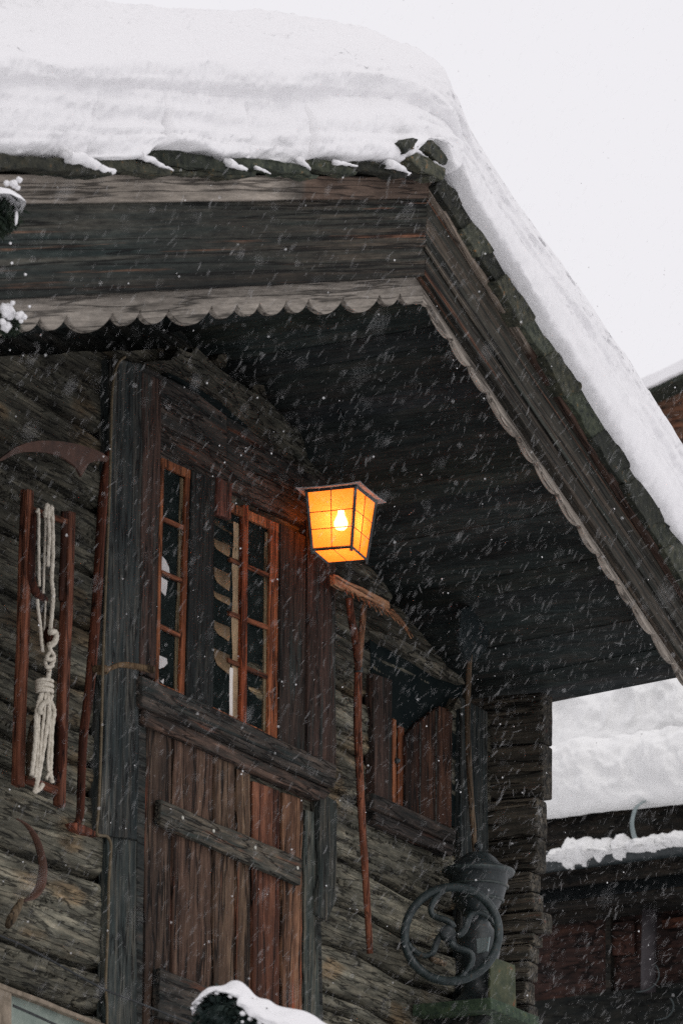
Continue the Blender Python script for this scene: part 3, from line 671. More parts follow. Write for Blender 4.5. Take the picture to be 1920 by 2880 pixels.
mesh('arm', *pole([(94, 1450), (90, 1540), (88, 1620), (102, 1665), (132, 1688)], .12, [.02, .022, .026, .024, .012], flat=.6), 'tool', fr, tint=np.array([.42, .36, .36]), smooth=True)
mesh('arm', *pole([(182, 1440), (182, 1540), (176, 1640), (172, 1690)], .10, [.022, .024, .022, .014], flat=.6), 'tool', fr, tint=np.array([.30, .30, .32]), smooth=True)
mesh('arm', *pole([(126, 1990), (100, 2040), (88, 2110), (84, 2190)], .12, [.012, .026, .026, .014], flat=.5), 'toolgrey', fr, tint=np.array([.5, .48, .44]), smooth=True)
mesh('arm', *pole([(156, 2000), (168, 2060), (166, 2140), (158, 2200)], .12, [.010, .026, .028, .02], flat=.5), 'tool', fr, tint=np.array([.36, .28, .28]), smooth=True)
mesh('toggle', *blob(onY(142, 1788, .16), (.03, .03, .042), 2, amp=.3), 'tool', fr, tint=np.array([.5, .45, .42]), smooth=True)
rp = thing('rope', 'knotted cream rope looped on the red-brown wooden frame', 'rope', onY(130, 2220, .17))
def K(*p): return [(x/2.477, 1350+y/2.477) for x, y in p]
RP = MB()
def rope(pts, d=.175, r=.0075, loops=False):
    P = [onY(x, y, d if np.isscalar(d) else d[i]) for i, (x, y) in enumerate(K(*pts))]
    RP.add(*tube(catm(P, 14), r, 12, twist=(1.1, .13)))
rope([(258, 225), (268, 205), (272, 260), (272, 500), (276, 740)], .165, .0060)
rope([(305, 215), (318, 300), (312, 500), (304, 790)], .15, .005)
rope([(318, 260), (322, 190), (336, 188), (345, 400), (340, 480), (336, 600)], .178)
rope([(350, 250), (352, 200), (364, 215), (370, 500), (362, 690), (372, 790), (366, 900), (350, 1060)], .176, .0085)
rope([(262, 830), (268, 900), (282, 1010), (290, 1110), (300, 1200)], .16, .007)
rope([(320, 840), (315, 950), (310, 1060)], .14, .004)
rope([(350, 1060), (384, 1060), (392, 1100), (372, 1140), (345, 1150)], .19, .012)
rope([(345, 1150), (356, 1190), (376, 1222), (374, 1262), (352, 1296), (340, 1330)], .19, .0085)
rope([(350, 1200), (330, 1228), (318, 1262), (326, 1300), (345, 1322)], .185, .0075)
rope([(322, 1240), (350, 1252), (378, 1240)], .196, .0085)
rope([(322, 1296), (346, 1306), (370, 1290)], .196, .0080)
rope([(345, 1320), (340, 1360), (335, 1400)], .18, .01)
th = np.linspace(0, 2*math.pi*4.6, 120); cc = [onY(*K((312, 1400+86*i/120))[0], .165) for i in range(120)]
RP.add(*tube(np.array([cc[i]+np.array([.040*math.cos(th[i]), -.028*math.sin(th[i]), .004*math.cos(th[i]*.5)]) for i in range(120)]), .0072, 8))
rope([(290, 1490), (270, 1560), (255, 1640), (250, 1800), (235, 1950), (222, 2060)], .17, .009)
rope([(262, 1730), (255, 1850), (248, 1960), (240, 2060)], .165, .006)
rope([(330, 1470), (338, 1540), (342, 1600), (325, 1740), (290, 1960), (268, 2080), (250, 2150), (245, 2172), (280, 2150), (300, 2120)], .18, .009)
rope([(362, 1500), (352, 1530), (366, 1570), (378, 1620), (362, 1750), (355, 1950), (352, 2030), (366, 2110)], .178, .0095)
rope([(352, 2030), (330, 2070), (325, 2085)], .18, .006)
rope([(330, 1545), (300, 1560), (278, 1605), (292, 1620)], .185, .010)
rope([(300, 1480), (275, 1600), (268, 1760), (258, 1960), (246, 2075)], .172, .007)
rope([(340, 1480), (350, 1620), (345, 1800), (335, 1960), (345, 2060)], .176, .0065)
rope([(318, 1480), (308, 1640), (290, 1800), (276, 1980), (256, 2090)], .177, .0065)
RP.build('strand', 'rope', rp, smooth=True)

# scythe
sy = thing('scythe', 'scythe with curved rusty blade and long red-brown shaft beside the tall post', 'scythe', onY(230, 2330, .08))
def K2(*p): return [(x/2.24, 900+y/2.24) for x, y in p]
v, f = pxprism(K2((-30, 900), (20, 862), (100, 802), (170, 774), (250, 760), (330, 760), (400, 766), (470, 778), (520, 790), (590, 812), (650, 838), (690, 872), (690, 900), (640, 886), (600, 890), (562, 905), (540, 940), (514, 988), (496, 950), (470, 915), (420, 880), (370, 852), (300, 836), (220, 830), (150, 832), (90, 848), (20, 885)), .10, .09, sub=.05)
mesh('blade', v, f, 'rust', sy, tint=np.array([.72, .70, .68]))
mesh('shaft', *pole([(306, 1272), (297, 1330), (290, 1400), (280, 1560), (272, 1700), (258, 1875), (247, 1980), (236, 2060), (230, 2180), (226, 2290), (216, 2318)], .09, [.014, .018, .021, .021, .022, .022, .021, .019, .018, .017, .014]), 'tool', sy, smooth=True, tint=np.array([.62, .55, .55]))
v, f = pxprism([(203, 2316), (216, 2312), (250, 2326), (285, 2346), (280, 2353), (244, 2346), (216, 2336)], .10, .06, jit=.003, sub=.04); mesh('foot', v, f, 'tool', sy, bevel=.004, tint=np.array([.9, .8, .8]))
b0 = onY(258, 1884, .09); b1 = onY(300, 1883, .16); b2 = onY(432, 1884, .30)
g_ = mesh('grip', *tube(catm([b0, b1, onY(340, 1870, .2), onY(390, 1876, .26), b2], 5), np.interp(np.linspace(0, 1, 21), [0, .25, .3, .6, 1], [.020, .020, .010, .013, .017]), 10), 'toolgrey', sy, smooth=True, tint=np.array([.8, .72, .6]))

# sickle
sk = thing('sickle', 'small rusty sickle with wooden handle hanging low on the left', 'sickle', onY(30, 2600, .07))
def K3(*p): return [(x/2.24, 2180+y/2.24) for x, y in p]
cl = catm([onY(x, y, .08) for x, y in K3((108, 275), (170, 315), (228, 400), (262, 510), (272, 600), (255, 700), (205, 770), (140, 795))], 8)
mesh('blade', *tube(cl, np.interp(np.linspace(0, 1, len(cl)), [0, .25, .6, .85, 1], [.006, .016, .022, .030, .018]), 8, .25), 'rust', sk, smooth=True, tint=None)
mesh('handle', *pole(K3((138, 785), (110, 840), (75, 905), (50, 955)), .08, [.010, .017, .02, .012]), 'toolgrey', sk, smooth=True, tint=np.array([.6, .58, .52]))

# rake (wooden hay rake)
rk = thing('hay_rake', 'wooden hay rake hung head up with a forked red-brown handle', 'rake', onY(1040, 2682, .08))
def K4(*p): return [(850+x/2.613, 1500+y/2.613) for x, y in p]
v, f = pxprism(K4((238, 302), (262, 306), (330, 345), (440, 395), (600, 476), (640, 498), (648, 540), (640, 562), (600, 536), (480, 478), (360, 436), (290, 410), (240, 378)), .13, .10, jit=.002, sub=.05)
mesh('head', v, f, 'rakehead', rk, bevel=.006)
for (a, b) in [((372, 430), (418, 500)), ((420, 448), (462, 530)), ((450, 462), (498, 548)), ((500, 486), (585, 602)), ((545, 506), (630, 612)), ((590, 530), (720, 680)), ((630, 556), (770, 700)), ((640, 560), (800, 775)), ((300, 410), (330, 450)), ((340, 424), (376, 476)), ((480, 474), (545, 576)), ((566, 516), (680, 640)), ((612, 540), (742, 690)), ((650, 560), (785, 740)), ((660, 560), (812, 760))]:
    pa, pb = K4(a, b); P = [onY(*pa, .12), onY((pa[0]+pb[0])/2+2, (pa[1]+pb[1])/2-3, .13), onY(*pb, .15)]
    mesh('tine', *tube(catm(P, 4), np.linspace(.0065, .0028, 9), 6), 'rakehead', rk, smooth=True, tint=np.array([.8, .75, .72]))
mesh('brace', *pole([(981, 1682), (988, 1740), (999, 1800), (1004, 1850), (1006, 1886)], .12, [.017, .018, .018, .017, .014]), 'tool', rk, smooth=True)
mesh('brace', *pole([(1024, 1700), (1018, 1760), (1014, 1820), (1010, 1886)], .105, [.016, .018, .017, .012], flat=.8), 'toolgrey', rk, smooth=True, tint=np.array([.85, .6, .5]))
bs = MB(); rgb = np.random.default_rng(3)
for k in range(46):
    t = rgb.uniform(.1, 1); a = (262+t*385, 372+t*192); pa = K4(a)[0]; dx = rgb.uniform(28, 110)*(.4+.8*t); pb = (pa[0]+dx/2.6, pa[1]+(dx*1.05+rgb.uniform(-6, 14))/2.6)
    P = [onY(*pa, .125), onY((pa[0]+pb[0])/2+rgb.uniform(-2, 3), (pa[1]+pb[1])/2-2, .13), onY(*pb, .135+rgb.uniform(-.01, .02))]
    bs.add(*tube(catm(P, 3), np.linspace(.0035, .0016, 7), 5), (rgb.uniform(.5, 1.3),)*3)
bs.build('straws', 'rakehead', rk, smooth=True)  # loose thin straws fanning out from the rake head
mesh('binding', *pole([(1007, 1878), (1007, 1892)], .115, .022), 'iron', rk)
mesh('handle', *pole([(1007, 1880), (1005, 2000), (1007, 2100), (1016, 2280), (1026, 2440), (1033, 2560), (1040, 2682)], .115, [.018, .020, .019, .018, .017, .016, .015]), 'tool', rk, smooth=True)

# long-handled shovel at the corner
sh = thing('wooden_shovel', 'dark rounded shovel with a pale straight handle beside the corner logs', 'shovel', onY(1335, 2373, .12))
mesh('handle', *pole([(1322, 1840), (1317, 1900), (1314, 2033), (1318, 2150), (1325, 2268), (1336, 2400)], .16, [.011, .0135, .014, .014, .014, .014]), 'toolgrey', sh, smooth=True, tint=np.array([.72, .70, .66]))
v, f = pxprism([(1296, 1712), (1330, 1704), (1368, 1716), (1378, 1770), (1370, 1820), (1348, 1850), (1324, 1862), (1304, 1838), (1290, 1790)], .17, .155, sub=.05, jit=.004)
mesh('blade', v, f, 'iron', sh, tint=np.array([.9, .9, .9]))

# cables
def cable(name, px, d, r, mat, label):
    P = catm([onY(x, y, d) for x, y in px], 8); v, f = tube(P, r, 6)
    return tag(mesh(name, v, f, mat, smooth=True, loc=P[-1]), label, 'cable')
cable('electric_cable', [(352, 1003), (336, 1016), (325, 1042), (316, 1110), (312, 1250), (308, 1400), (300, 1600), (290, 1867), (286, 2050), (279, 2258), (273, 2340), (286, 2350), (302, 2353), (312, 2372), (312, 2400), (307, 2480), (305, 2600), (298, 2760), (302, 2840), (300, 2960)], .165, .0065, 'cable', 'thin tan cable running down the tall left post')
cable('wire', [(-260, 2520), (0, 2631), (89, 2671), (277, 2774), (384, 2818), (540, 2880), (760, 2972)], .20, .0045, 'wire', 'thin dark wire crossing low over the left wall')

# pale green shutter at the lower left
gs = thing('green_shutter', 'pale green framed shutter leaning at the lower left corner', 'shutter', onY(150, 2960, .1))
mesh('panel', *qb([(30, 2782), (300, 2896), (300, 3060), (30, 2990)], .09, .06, (4, 4, 1), .002), 'green', gs)
mesh('rail', *qb([(-20, 2754), (300, 2882), (300, 2894), (-20, 2770)], .12, .06, (14, 1, 1), .004), 'tan', gs, bevel=.004)
mesh('stile', *qb([(-4, 2772), (34, 2788), (34, 3000), (-4, 2990)], .115, .06, (1, 8, 1), .003), 'tan', gs, bevel=.004)
mesh('groove', *qb([(38, 2824), (170, 2884), (170, 2890), (38, 2831)], .0925, .088, (6, 1, 1), .001), 'wire', gs)

# ------------------------------------------------------------------ shelf and coffee mill
q = [onY(1170, 2840, .0)]
zs_ = onY(1180, 2832, .0)[2]
cN = onZ(1381, 2806, zs_); x0s = cN[0]; y0s = cN[1]; x1s = onZ(1497, 2860, zs_)[0]
sf = thing('wall_shelf', 'mossy green board shelf carrying the coffee mill', 'shelf', ((x0s+x1s)/2, y0s/2, zs_-.03))
mesh('board', *gbox([(x0s, y0s, zs_), (x1s, y0s, zs_), (x1s, y0s, zs_-.055), (x0s, y0s, zs_-.055)], [(x0s, .0, zs_), (x1s, .0, zs_), (x1s, .0, zs_-.055), (x0s, .0, zs_-.055)], (8, 2, 8), .006, 5, .002), 'shelfgreen', sf, bevel=.006)
mesh('bracket', *gbox([(x0s+.12, y0s*.8, zs_-.056), (x0s+.18, y0s*.8, zs_-.056), (x0s+.18, -.02, zs_-.36), (x0s+.12, -.02, zs_-.36)], [(x0s+.12, .0, zs_-.056), (x0s+.18, .0, zs_-.056), (x0s+.18, .0, zs_-.40), (x0s+.12, .0, zs_-.40)], (1, 3, 1), .003), 'dark', sf)
# green box standing on the shelf
bx = [onY(1379, 2690, -y0s-.03), onY(1448, 2714, -y0s-.03), onY(1452, 2822, -y0s-.03), onY(1378, 2790, -y0s-.03)]
bx = [np.array(b) for b in bx]; bx[2][2] = zs_+.003; bx[3][2] = zs_+.003
tag(mesh('green_board', *gbox(bx, [b+np.array([0, .014, 0]) for b in bx], (5, 5, 1), .004, 6), 'boxgreen', bevel=.004, loc=(bx[3]+bx[2])/2), 'rusty green board standing upright at the end of the mossy shelf', 'board')
# mill
xm = (x0s+x1s)/2-.02; ym = y0s*.52
rimc = onX(1344, 2458, xm)
ym = rimc[1]
ml = thing('coffee_mill', 'black iron coffee mill with a large spoked flywheel on the green shelf', 'coffee mill', (xm, ym, zs_))
zb = zs_+.003; zt = rimc[2]
hh = zt-zb
mesh('stand', *lathe((xm, ym, zb), [(.15, 0), (.15, .02), (.11, .035), (.08, .07), (.07, hh*.2), (.09, hh*.32), (.105, hh*.42), (.095, hh*.54), (.06, hh*.62), (.05, hh*.68)], 24), 'iron', ml, smooth=True, bevel=0)
hp = mesh('hopper', *lathe((xm, ym, zb), [(.045, hh*.64), (.060, hh*.68), (.095, hh*.74), (.122, hh*.82), (.138, hh*.91), (.143, hh*.975), (.165, hh*.985), (.172, hh*1.0), (.170, hh*1.03), (.15, hh*1.035)], 32), 'iron', ml, smooth=True)
for zz_, rr_ in ((.70, .072), (.80, .118), (.905, .139)): mesh('band', *lathe((xm, ym, zb+hh*zz_), [(rr_, -.006), (rr_+.007, -.004), (rr_+.007, .004), (rr_, .006)], 28), 'iron', hp, smooth=True, tint=np.array([1.5, 1.5, 1.3]))
mesh('lid_rim', *lathe((xm, ym, zt), [(.150, -.004), (.172, .0), (.176, .010), (.160, .020)], 32), 'iron', ml, smooth=True, tint=np.array([1.7, 1.75, 1.6]))
mesh('lid', *lathe((xm, ym, zt), [(.150, .018), (.135, .032), (.105, .050), (.085, .075), (.060, .095), (.045, .100), (.020, .105), (.012, .112), (.010, .118)], 32), 'iron', ml, smooth=True)
mesh('lid_knob', *blob((xm, ym, zt+.135), (.021, .021, .022), amp=.02), 'iron', ml, smooth=True)
wc = onX(1269, 2627, xm-.40); RW = .240; HD = np.array([.27, -.963, 0]); ND = np.array([-.963, -.27, 0]); ZD = np.array([0, 0, 1.0])
def ring(c, r, t, seg=56): 
    a = np.linspace(0, 2*math.pi, seg, endpoint=False); V = []; Fc = []; k = 10
    for i in range(seg):
        for j in range(k):
            b = 2*math.pi*j/k; rr = r+t*math.cos(b); V.append(np.array(c)+ND*t*.8*math.sin(b)+HD*rr*math.cos(a[i])+ZD*rr*math.sin(a[i]))
    for i in range(seg):
        for j in range(k): Fc.append([i*k+j, ((i+1) % seg)*k+j, ((i+1) % seg)*k+(j+1) % k, i*k+(j+1) % k])
    return np.array(V), Fc
WT = np.array([1.35, 1.45, 1.40]); wh = mesh('flywheel', *ring(wc, RW-.018, .021), 'iron', ml, smooth=True, tint=WT)
for k in range(4):
    a0 = math.radians(75+90*k); P = []
    for i in range(13):
        t = i/12; r = .03+(RW-.05)*t; a = a0+.95*math.sin(t*math.pi*1.0)*(1-.2*t)+.35*t
        P.append(wc+HD*r*math.cos(a)+ZD*r*math.sin(a))
    mesh('spoke', *tube(np.array(P), np.linspace(.017, .013, 13), 8), 'iron', wh, smooth=True, tint=WT*.9)
mesh('hub', *lathe(wc+np.array([-.05, 0, 0]), [(.02, 0), (.036, .005), (.038, .06), (.028, .075), (.026, .34)], 18, (.93, .36, 0)), 'iron', wh, smooth=True)
hk = wc+np.array([-.015, .105, -.12])
mesh('crank_grip', *tube([onX(1210, 2696, wc[0]-.02), onX(1230, 2703, wc[0]-.07), onX(1250, 2712, wc[0]-.02)], [.012, .015, .012], 10), 'toolgrey', wh, smooth=True)
dr_ = [onX(1338, 2640, xm-.10), onX(1376, 2634, xm-.10), onX(1370, 2676, xm-.10), onX(1340, 2682, xm-.10)]
mesh('name_plate', *gbox(dr_, [p+np.array([.01, 0, 0]) for p in dr_]), 'zinc', ml, bevel=.002)

# ================================================================== hanging lantern
hang = soff_hit(973, 1035)
tl_ = np.dot(hang-CAM, F)
fb = at(988, 1537, tl_); zbL = fb[2]; ft = at(999.5, 1367, tl_); ztL = ft[2]
def corners(pl, pf, pr, z):
    l, f_, r = onZ(*pl, z), onZ(*pf, z), onZ(*pr, z)
    u = l-f_; v_ = r-f_
    # square it up: keep the longer side direction, make the other perpendicular
    un = u/np.linalg.norm(u); vv = v_-un*np.dot(v_, un)
    return [l, f_, f_+vv, l+vv]
B = corners((877, 1546), (988, 1537), (1051, 1573), zbL); Tt = corners((861, 1381), (999.5, 1367), (1080, 1410), ztL)
ctr = sum(Tt)/4; cb = sum(B)/4
shf = np.array([hang[0]-ctr[0], hang[1]-ctr[1], 0]); 
ln = thing('hanging_lantern', 'lit amber glass lantern hanging on a chain under the eaves', 'lantern', (ctr[0], ctr[1], zbL))
hang = np.array([ctr[0], ctr[1], soff(ctr[0])])
fr_ = MB()
def bar(a, b, r): return tube(np.array([a, b]), r, 4)
for i in range(4):
    j = (i+1) % 4
    fr_.add(*bar(B[i], B[j], .0075)); fr_.add(*bar(Tt[i], Tt[j], .008)); fr_.add(*bar(B[i]-(Tt[i]-B[i])*.075, Tt[i], .0085))
fr_.build('lantern_frame', 'iron', ln)
ins = .004
for i in range(4):
    j = (i+1) % 4; q = [Tt[i], Tt[j], B[j], B[i]]
    inw = (ctr+cb)/2-sum(q)/4; inw[2] = 0; inw = inw/np.linalg.norm(inw)*ins
    q = [p+inw for p in q]
    gp = mesh('glass_panel', q, [[0, 1, 2, 3]], 'amber', ln)
    g = MB()
    for t in (.37, .66): 
        a, b = q[0]+(q[3]-q[0])*t-inw, q[1]+(q[2]-q[1])*t-inw; g.add(*bar(a, b, .0022))
    a, b = (q[0]+q[1])/2-inw, (q[3]+q[2])/2-inw; g.add(*bar(a, b, .0022))
    g.build('leading', 'rust', gp)
bq = [p*.999+np.array([0, 0, .003]) for p in B]; bq = [cb+(p-cb)*.98+np.array([0, 0, .001]) for p in B]
gp = mesh('glass_panel', bq, [[0, 1, 2, 3]], 'amber', ln)
g = MB(); g.add(*bar((bq[0]+bq[3])/2*1.0, (bq[1]+bq[2])/2, .0018)) if False else g.add(*bar(bq[0]+(bq[1]-bq[0])*.5, bq[3]+(bq[2]-bq[3])*.5, .0018)); g.build('leading', 'rust', gp)
# roof of the lantern: low hip with a wavy edge
V = []; nE = 12; Tc = [ctr+(p-ctr)*1.30+np.array([0, 0, .004]) for p in Tt]; apex = ctr+np.array([0, 0, .075]); Fc = []; rings = 4
for r_ in range(rings):
    t = r_/rings
    for i in range(4):
        for k in range(nE):
            p = Tc[i]+(Tc[(i+1) % 4]-Tc[i])*k/nE
            wv_ = .006*math.sin(k/nE*math.pi*12)*(1-t)**2-.0
            curl = .006*(1-t)**3*(abs(k/nE-.5)*2)**3
            V.append(p*(1-t)+apex*t+np.array([0, 0, wv_+curl-.018*math.sin(math.pi*t)]))
n4 = 4*nE; V.append(apex)
for r_ in range(rings-1):
    for k in range(n4): Fc.append([r_*n4+k, r_*n4+(k+1) % n4, (r_+1)*n4+(k+1) % n4, (r_+1)*n4+k])
for k in range(n4): Fc.append([(rings-1)*n4+k, (rings-1)*n4+(k+1) % n4, len(V)-1])
lr = mesh('lantern_roof', V, Fc, plain('dusted_lantern_roof', (.22, .21, .21), (.42, .40, .40), 25, .6, bump=.3), ln)
sol = lr.modifiers.new('thick', 'SOLIDIFY'); sol.thickness = .004
bc = ctr+np.array([0, 0, -.118]); 
mesh('bulb', *lathe(bc, [(.004, -.042), (.020, -.038), (.031, -.024), (.032, -.005), (.025, .014), (.017, .030), (.015, .05)], 18), 'bulb', ln, smooth=True)
mesh('bulb_holder', *lathe(bc, [(.017, .05), (.019, .052), (.019, .09), (.006, .118)], 14), 'iron', ln, smooth=True)
ch = MB(); L0, L1 = apex[2], hang[2]-.03; nl = int((L1-L0)/.026)
for k in range(nl):
    zc = L0+(k+.5)*(L1-L0)/nl; a = np.linspace(0, 2*math.pi, 13)
    e = np.array([math.cos(k*math.pi/2+.4), math.sin(k*math.pi/2+.4), 0])
    ch.add(*tube(np.array([[ctr[0], ctr[1], zc]]+0*a[:, None])[:13]+np.outer(np.cos(a), e)*.007+np.outer(np.sin(a), [0, 0, .018]), .0024, 5))
ch.build('chain', 'iron', ln, smooth=True)
a = np.linspace(-.6, 2*math.pi-.9, 18)
mesh('hook', *tube(np.stack([ctr[0]+.022*np.cos(a), ctr[1]+0*a, L1+.02+.022*np.sin(a)], -1), .006, 7), 'iron', ln, smooth=True)
pt = bpy.data.lights.new('lantern_bulb_light', 'POINT'); pt.energy = .55; pt.color = (1, .70, .34); pt.shadow_soft_size = .03
po = bpy.data.objects.new('lantern_bulb_light', pt); COL.objects.link(po); po.parent = ln; po.location = Vector(bc+np.array([0, 0, -.005])-OFF[ln]); 

# ================================================================== snow on the roof
UPX = [-6.4, -3.4, -2.6, -2.0, -1.65, -1.45, -1.38, -1.1, -.5, .5, 2.5]; UPH = [.05, .05, .05, .0, .02, .14, .02, .04, .03, .0, .0]
nxs = 900; xs = np.linspace(-6.4, 1.98, nxs)
# lower lip follows the slate edge
edge_px = [(-420, 432), (0, 438), (120, 436), (235, 458), (322, 480), (330, 458), (255, 446), (372, 444), (484, 476), (400, 416)]
lip = [(-420, 436), (-60, 440), (60, 446), (150, 446), (215, 455), (255, 448), (330, 452), (386, 450), (396, 420), (470, 420), (560, 436), (640, 458), (662, 446), (760, 452), (860, 470), (872, 452), (960, 456), (1040, 458), (1110, 470), (1140, 452), (1150, 430), (1160, 415), (1215, 408), (1262, 462), (1270, 500)]
LP = [onY(x, y, OV+.06) for x, y in lip]+[onY(x-4, y, OV+.06) for x, y in RO]
lx = np.array([p[0] for p in LP]); lz = np.array([p[2] for p in LP]); od = np.argsort(lx, kind='stable'); lx, lz = lx[od], lz[od]
zl = np.interp(xs, lx, lz); zl = np.where(xs > lx[-1], lz[-1]-TL_*(xs-lx[-1]), zl)
zl = np.convolve(np.pad(zl, 3, mode='edge'), np.ones(7)/7, 'valid')
line = A_[2]+.035-TL_*np.sqrt((xs-A_[0]-.06)**2+.10**2)+TL_*.10
# profile (b = distance back from the verge, h = height above the deck line)
PB = [(.42, .00), (.10, -.0), (.03, .0), (-.035, .02), (-.055, .06), (-.052, .12), (-.04, .19), (-.02, .25), (-.004, .285), (-.006, .31), (-.03, .335), (-.042, .37), (-.036, .405), (-.01, .445), (.06, .50), (.15, .57), (.28, .65), (.5, .735), (.9, .80), (1.6, .85), (3, .88), (5, .89), (7.2, .89)]
cp = catm(PB, 7); sarc = np.concatenate([[0], np.cumsum(np.linalg.norm(np.diff(cp, axis=0), axis=1))])
si = np.concatenate([np.linspace(0, .4, 6), np.linspace(.41, 2.1, 150), np.linspace(2.13, sarc[-1], 40)])
pb = np.interp(si, sarc, cp[:, 0]); ph = np.interp(si, sarc, cp[:, 1]); ns = len(si)
Xs, Bs = np.meshgrid(xs, pb, indexing='ij'); _, Hs = np.meshgrid(xs, ph, indexing='ij')
rgt = sm(-.02, .40, xs-A_[0])[:, None]
hs = np.interp(xs, [-2.2, -1.7, -1.44, -1.1, -.6, 0, .7, 2.5], [1.0, 1.0, .84, .70, .72, .86, .93, .93])[:, None]
base = np.where(Hs < .06, zl[:, None], 0)
wlip = 1-sm(.02, .13, Hs)
Zs = (line[:, None])*(1-wlip)+zl[:, None]*wlip+Hs*hs
bulge = 1.0-.6*rgt*sm(.22, .30, Hs)*(1-sm(.45, .55, Hs))
up_ = sm(.36, .62, Hs)
Zs = Zs+up_*np.interp(xs, UPX, UPH)[:, None]
rgf = sm(-.50, .12, xs-A_[0])[:, None]
flat_ = rgf*sm(.14, .24, Hs)*(1-sm(.48, .58, Hs))
Bs = Bs*(1-flat_)+flat_*(.004+.12*np.clip(Hs-.30, 0, 1)+.022*np.exp(-((Hs-.27-.03*vn(np.stack([Xs*1.3, 0*Xs, 0*Xs+4], -1)))/.028)**2))
Ys = -OV-.055+Bs
P3 = np.stack([Xs, Ys*1.0, Zs], -1)
front = 1-sm(.3, 1.0, Bs)
# broken slabs of snow on the front: sideways steps with a crease between them
fiss = [onY(x, 400, OV)[0] for x in (205, 402, 672, 838)]
step = np.zeros(nxs); crs = np.zeros(nxs)
for k, fx in enumerate(fiss):
    step += (-1)**k*.030*sm(-.012, .012, xs-fx)*(1-sm(.1, .9, xs-fx)); crs += .05*np.exp(-((xs-fx)/.010)**2)
lean = .0
low = (1-sm(.16, .30, Hs))*sm(.0, .03, Hs)
Ys = Ys+(step+crs)[:, None]*low
n1 = fbm(np.stack([Xs*1.5, Bs*1.5, Hs*2.5], -1), 3)-.5
n2 = fbm(np.stack([Xs*9, Bs*9, Hs*14], -1), 3)-.5
n3 = fbm(np.stack([Xs*38, Bs*38, Hs*38], -1), 2)-.5
layer = fbm(np.stack([Xs*1.0, Xs*0, Hs*26+Xs*.4], -1), 4)-.5
Ys = Ys+((.22-.15*rgt)*n1+.034*n2+.016*n3)*front+.040*layer*front
Zs = Zs+((.12-.10*rgt)*n1+.06*n2+.016*n3)*sm(.30, .5, Hs)+.06*n1*sm(.08, .3, Hs)+.02*n2*sm(.02, .1, Hs)+.010*n3*sm(.0, .05, Hs)
sv = np.stack([Xs, Ys, Zs], -1).reshape(-1, 3)
ii, jj = np.meshgrid(np.arange(nxs-1), np.arange(ns-1), indexing='ij'); q0 = (ii*ns+jj).ravel()
sf_ = np.stack([q0, q0+ns, q0+ns+1, q0+1], -1).tolist()
tag(mesh('roof_snow', sv, sf_, 'snow', smooth=True, loc=(A_[0], 0, A_[2])), 'thick rounded blanket of snow lying over the log house roof', 'snow', kind='stuff')
# tongues of snow lying along the slates
mbx = MB()
for k, (pp, r0) in enumerate([([(180, 436), (235, 452), (285, 474), (326, 486)], .036), ([(395, 438), (440, 458), (486, 480)], .020), ([(640, 456), (668, 468), (694, 482)], .022), ([(838, 452), (858, 464), (874, 476)], .020), ([(1092, 462), (1126, 474), (1152, 490)], .026), ([(1160, 424), (1178, 430), (1200, 442)], .018), ([(1215, 452), (1230, 462), (1246, 474)], .012), ([(940, 456), (975, 462), (1005, 468)], .014), ([(720, 470), (745, 480), (760, 488)], .010)]):
    P = catm([onY(x, y, OV+.10) for x, y in pp], 10); t = np.linspace(0, 1, len(P))
    v, f = tube(P, r0*(1-.75*t), 14, .8); v = v+vecn(v*30, 3)*r0*.9+vecn(v*90, 2)*.004; mbx.add(v, f)
tag(mbx.build('slate_snow', 'snow', smooth=True, loc=onY(600, 480, OV+.07)), 'small tongues of snow caught on the slate edges', 'snow', kind='stuff')

# ================================================================== neighbouring house (right, lower)
nd = np.array([-math.sin(math.radians(9)), -math.cos(math.radians(9)), 0]); nn = np.array([-nd[1], nd[0], 0]); nn = nn if np.dot(nn, F) < 0 else -nn
NP0 = at(1700, 2400, 31.0)
def NP(px, py, o=0.0): return onP(px, py, NP0+nn*o, nn)
nb = thing('neighbour_house', 'brown timber house with snowy eaves seen beyond the corner logs', 'house', (NP0[0], NP0[1], 2.9))
def nq(px4, o1, o0, n=(6, 2, 1), jit=.004):
    a = [NP(x, y, o1) for x, y in px4]; return gbox(a, [p-nn*(o1-o0) for p in a], n, jit, 2)
XL_, XR_ = 1440, 2150
def yy(y, x): return y-.125*(x-1540)
def bandq(y0, y1): return [(XL_, yy(y0, XL_)), (XR_, yy(y0, XR_)), (XR_, yy(y1, XR_)), (XL_, yy(y1, XL_))]
def towall(px2, f, o, zb_, deep):
    T_ = [f(x, y, o) for x, y in px2]; Bt = [np.array([p[0], p[1], zb_]) for p in T_]; q = [T_[0], T_[1], Bt[1], Bt[0]]
    return gbox(q, [p-nn*deep for p in q], (10, 20, 2), .01, 2)
mesh('wall', *towall([(XL_, yy(2500, XL_)), (XR_, yy(2500, XR_))], NP, 0, 1.5, 4.4), 'brownwall', nb)
mesh('fascia', *nq(bandq(2290, 2402), .55, .45, (10, 2, 1), .01), 'darkfascia', nb)
rf = mesh('roof', *gbox([NP(x, y, .60) for x, y in bandq(2288, 2304)], [NP(x, y, .60)-nn*4.5+np.array([0, 0, 2.0]) for x, y in bandq(2288, 2304)], (2, 1, 2), 0), 'slate', nb)
gp_ = [NP(x, yy(2425, x), .66) for x in (XL_, XR_)]
gt = mesh('gutter', *tube(np.array([gp_[0]+(gp_[1]-gp_[0])*t for t in np.linspace(0, 1, 8)]), .075, 14), 'iron', nb, smooth=True)
def strap(x0, sd):
    P = [NP(x0+34, yy(2282, x0)+2, .70), NP(x0+12, yy(2300, x0), .76), NP(x0, yy(2340, x0), .78), NP(x0+4, yy(2376, x0), .78), NP(x0+18, yy(2412, x0), .76)]
    P = catm(P, 6); return tube(P, .030, 8, .25)
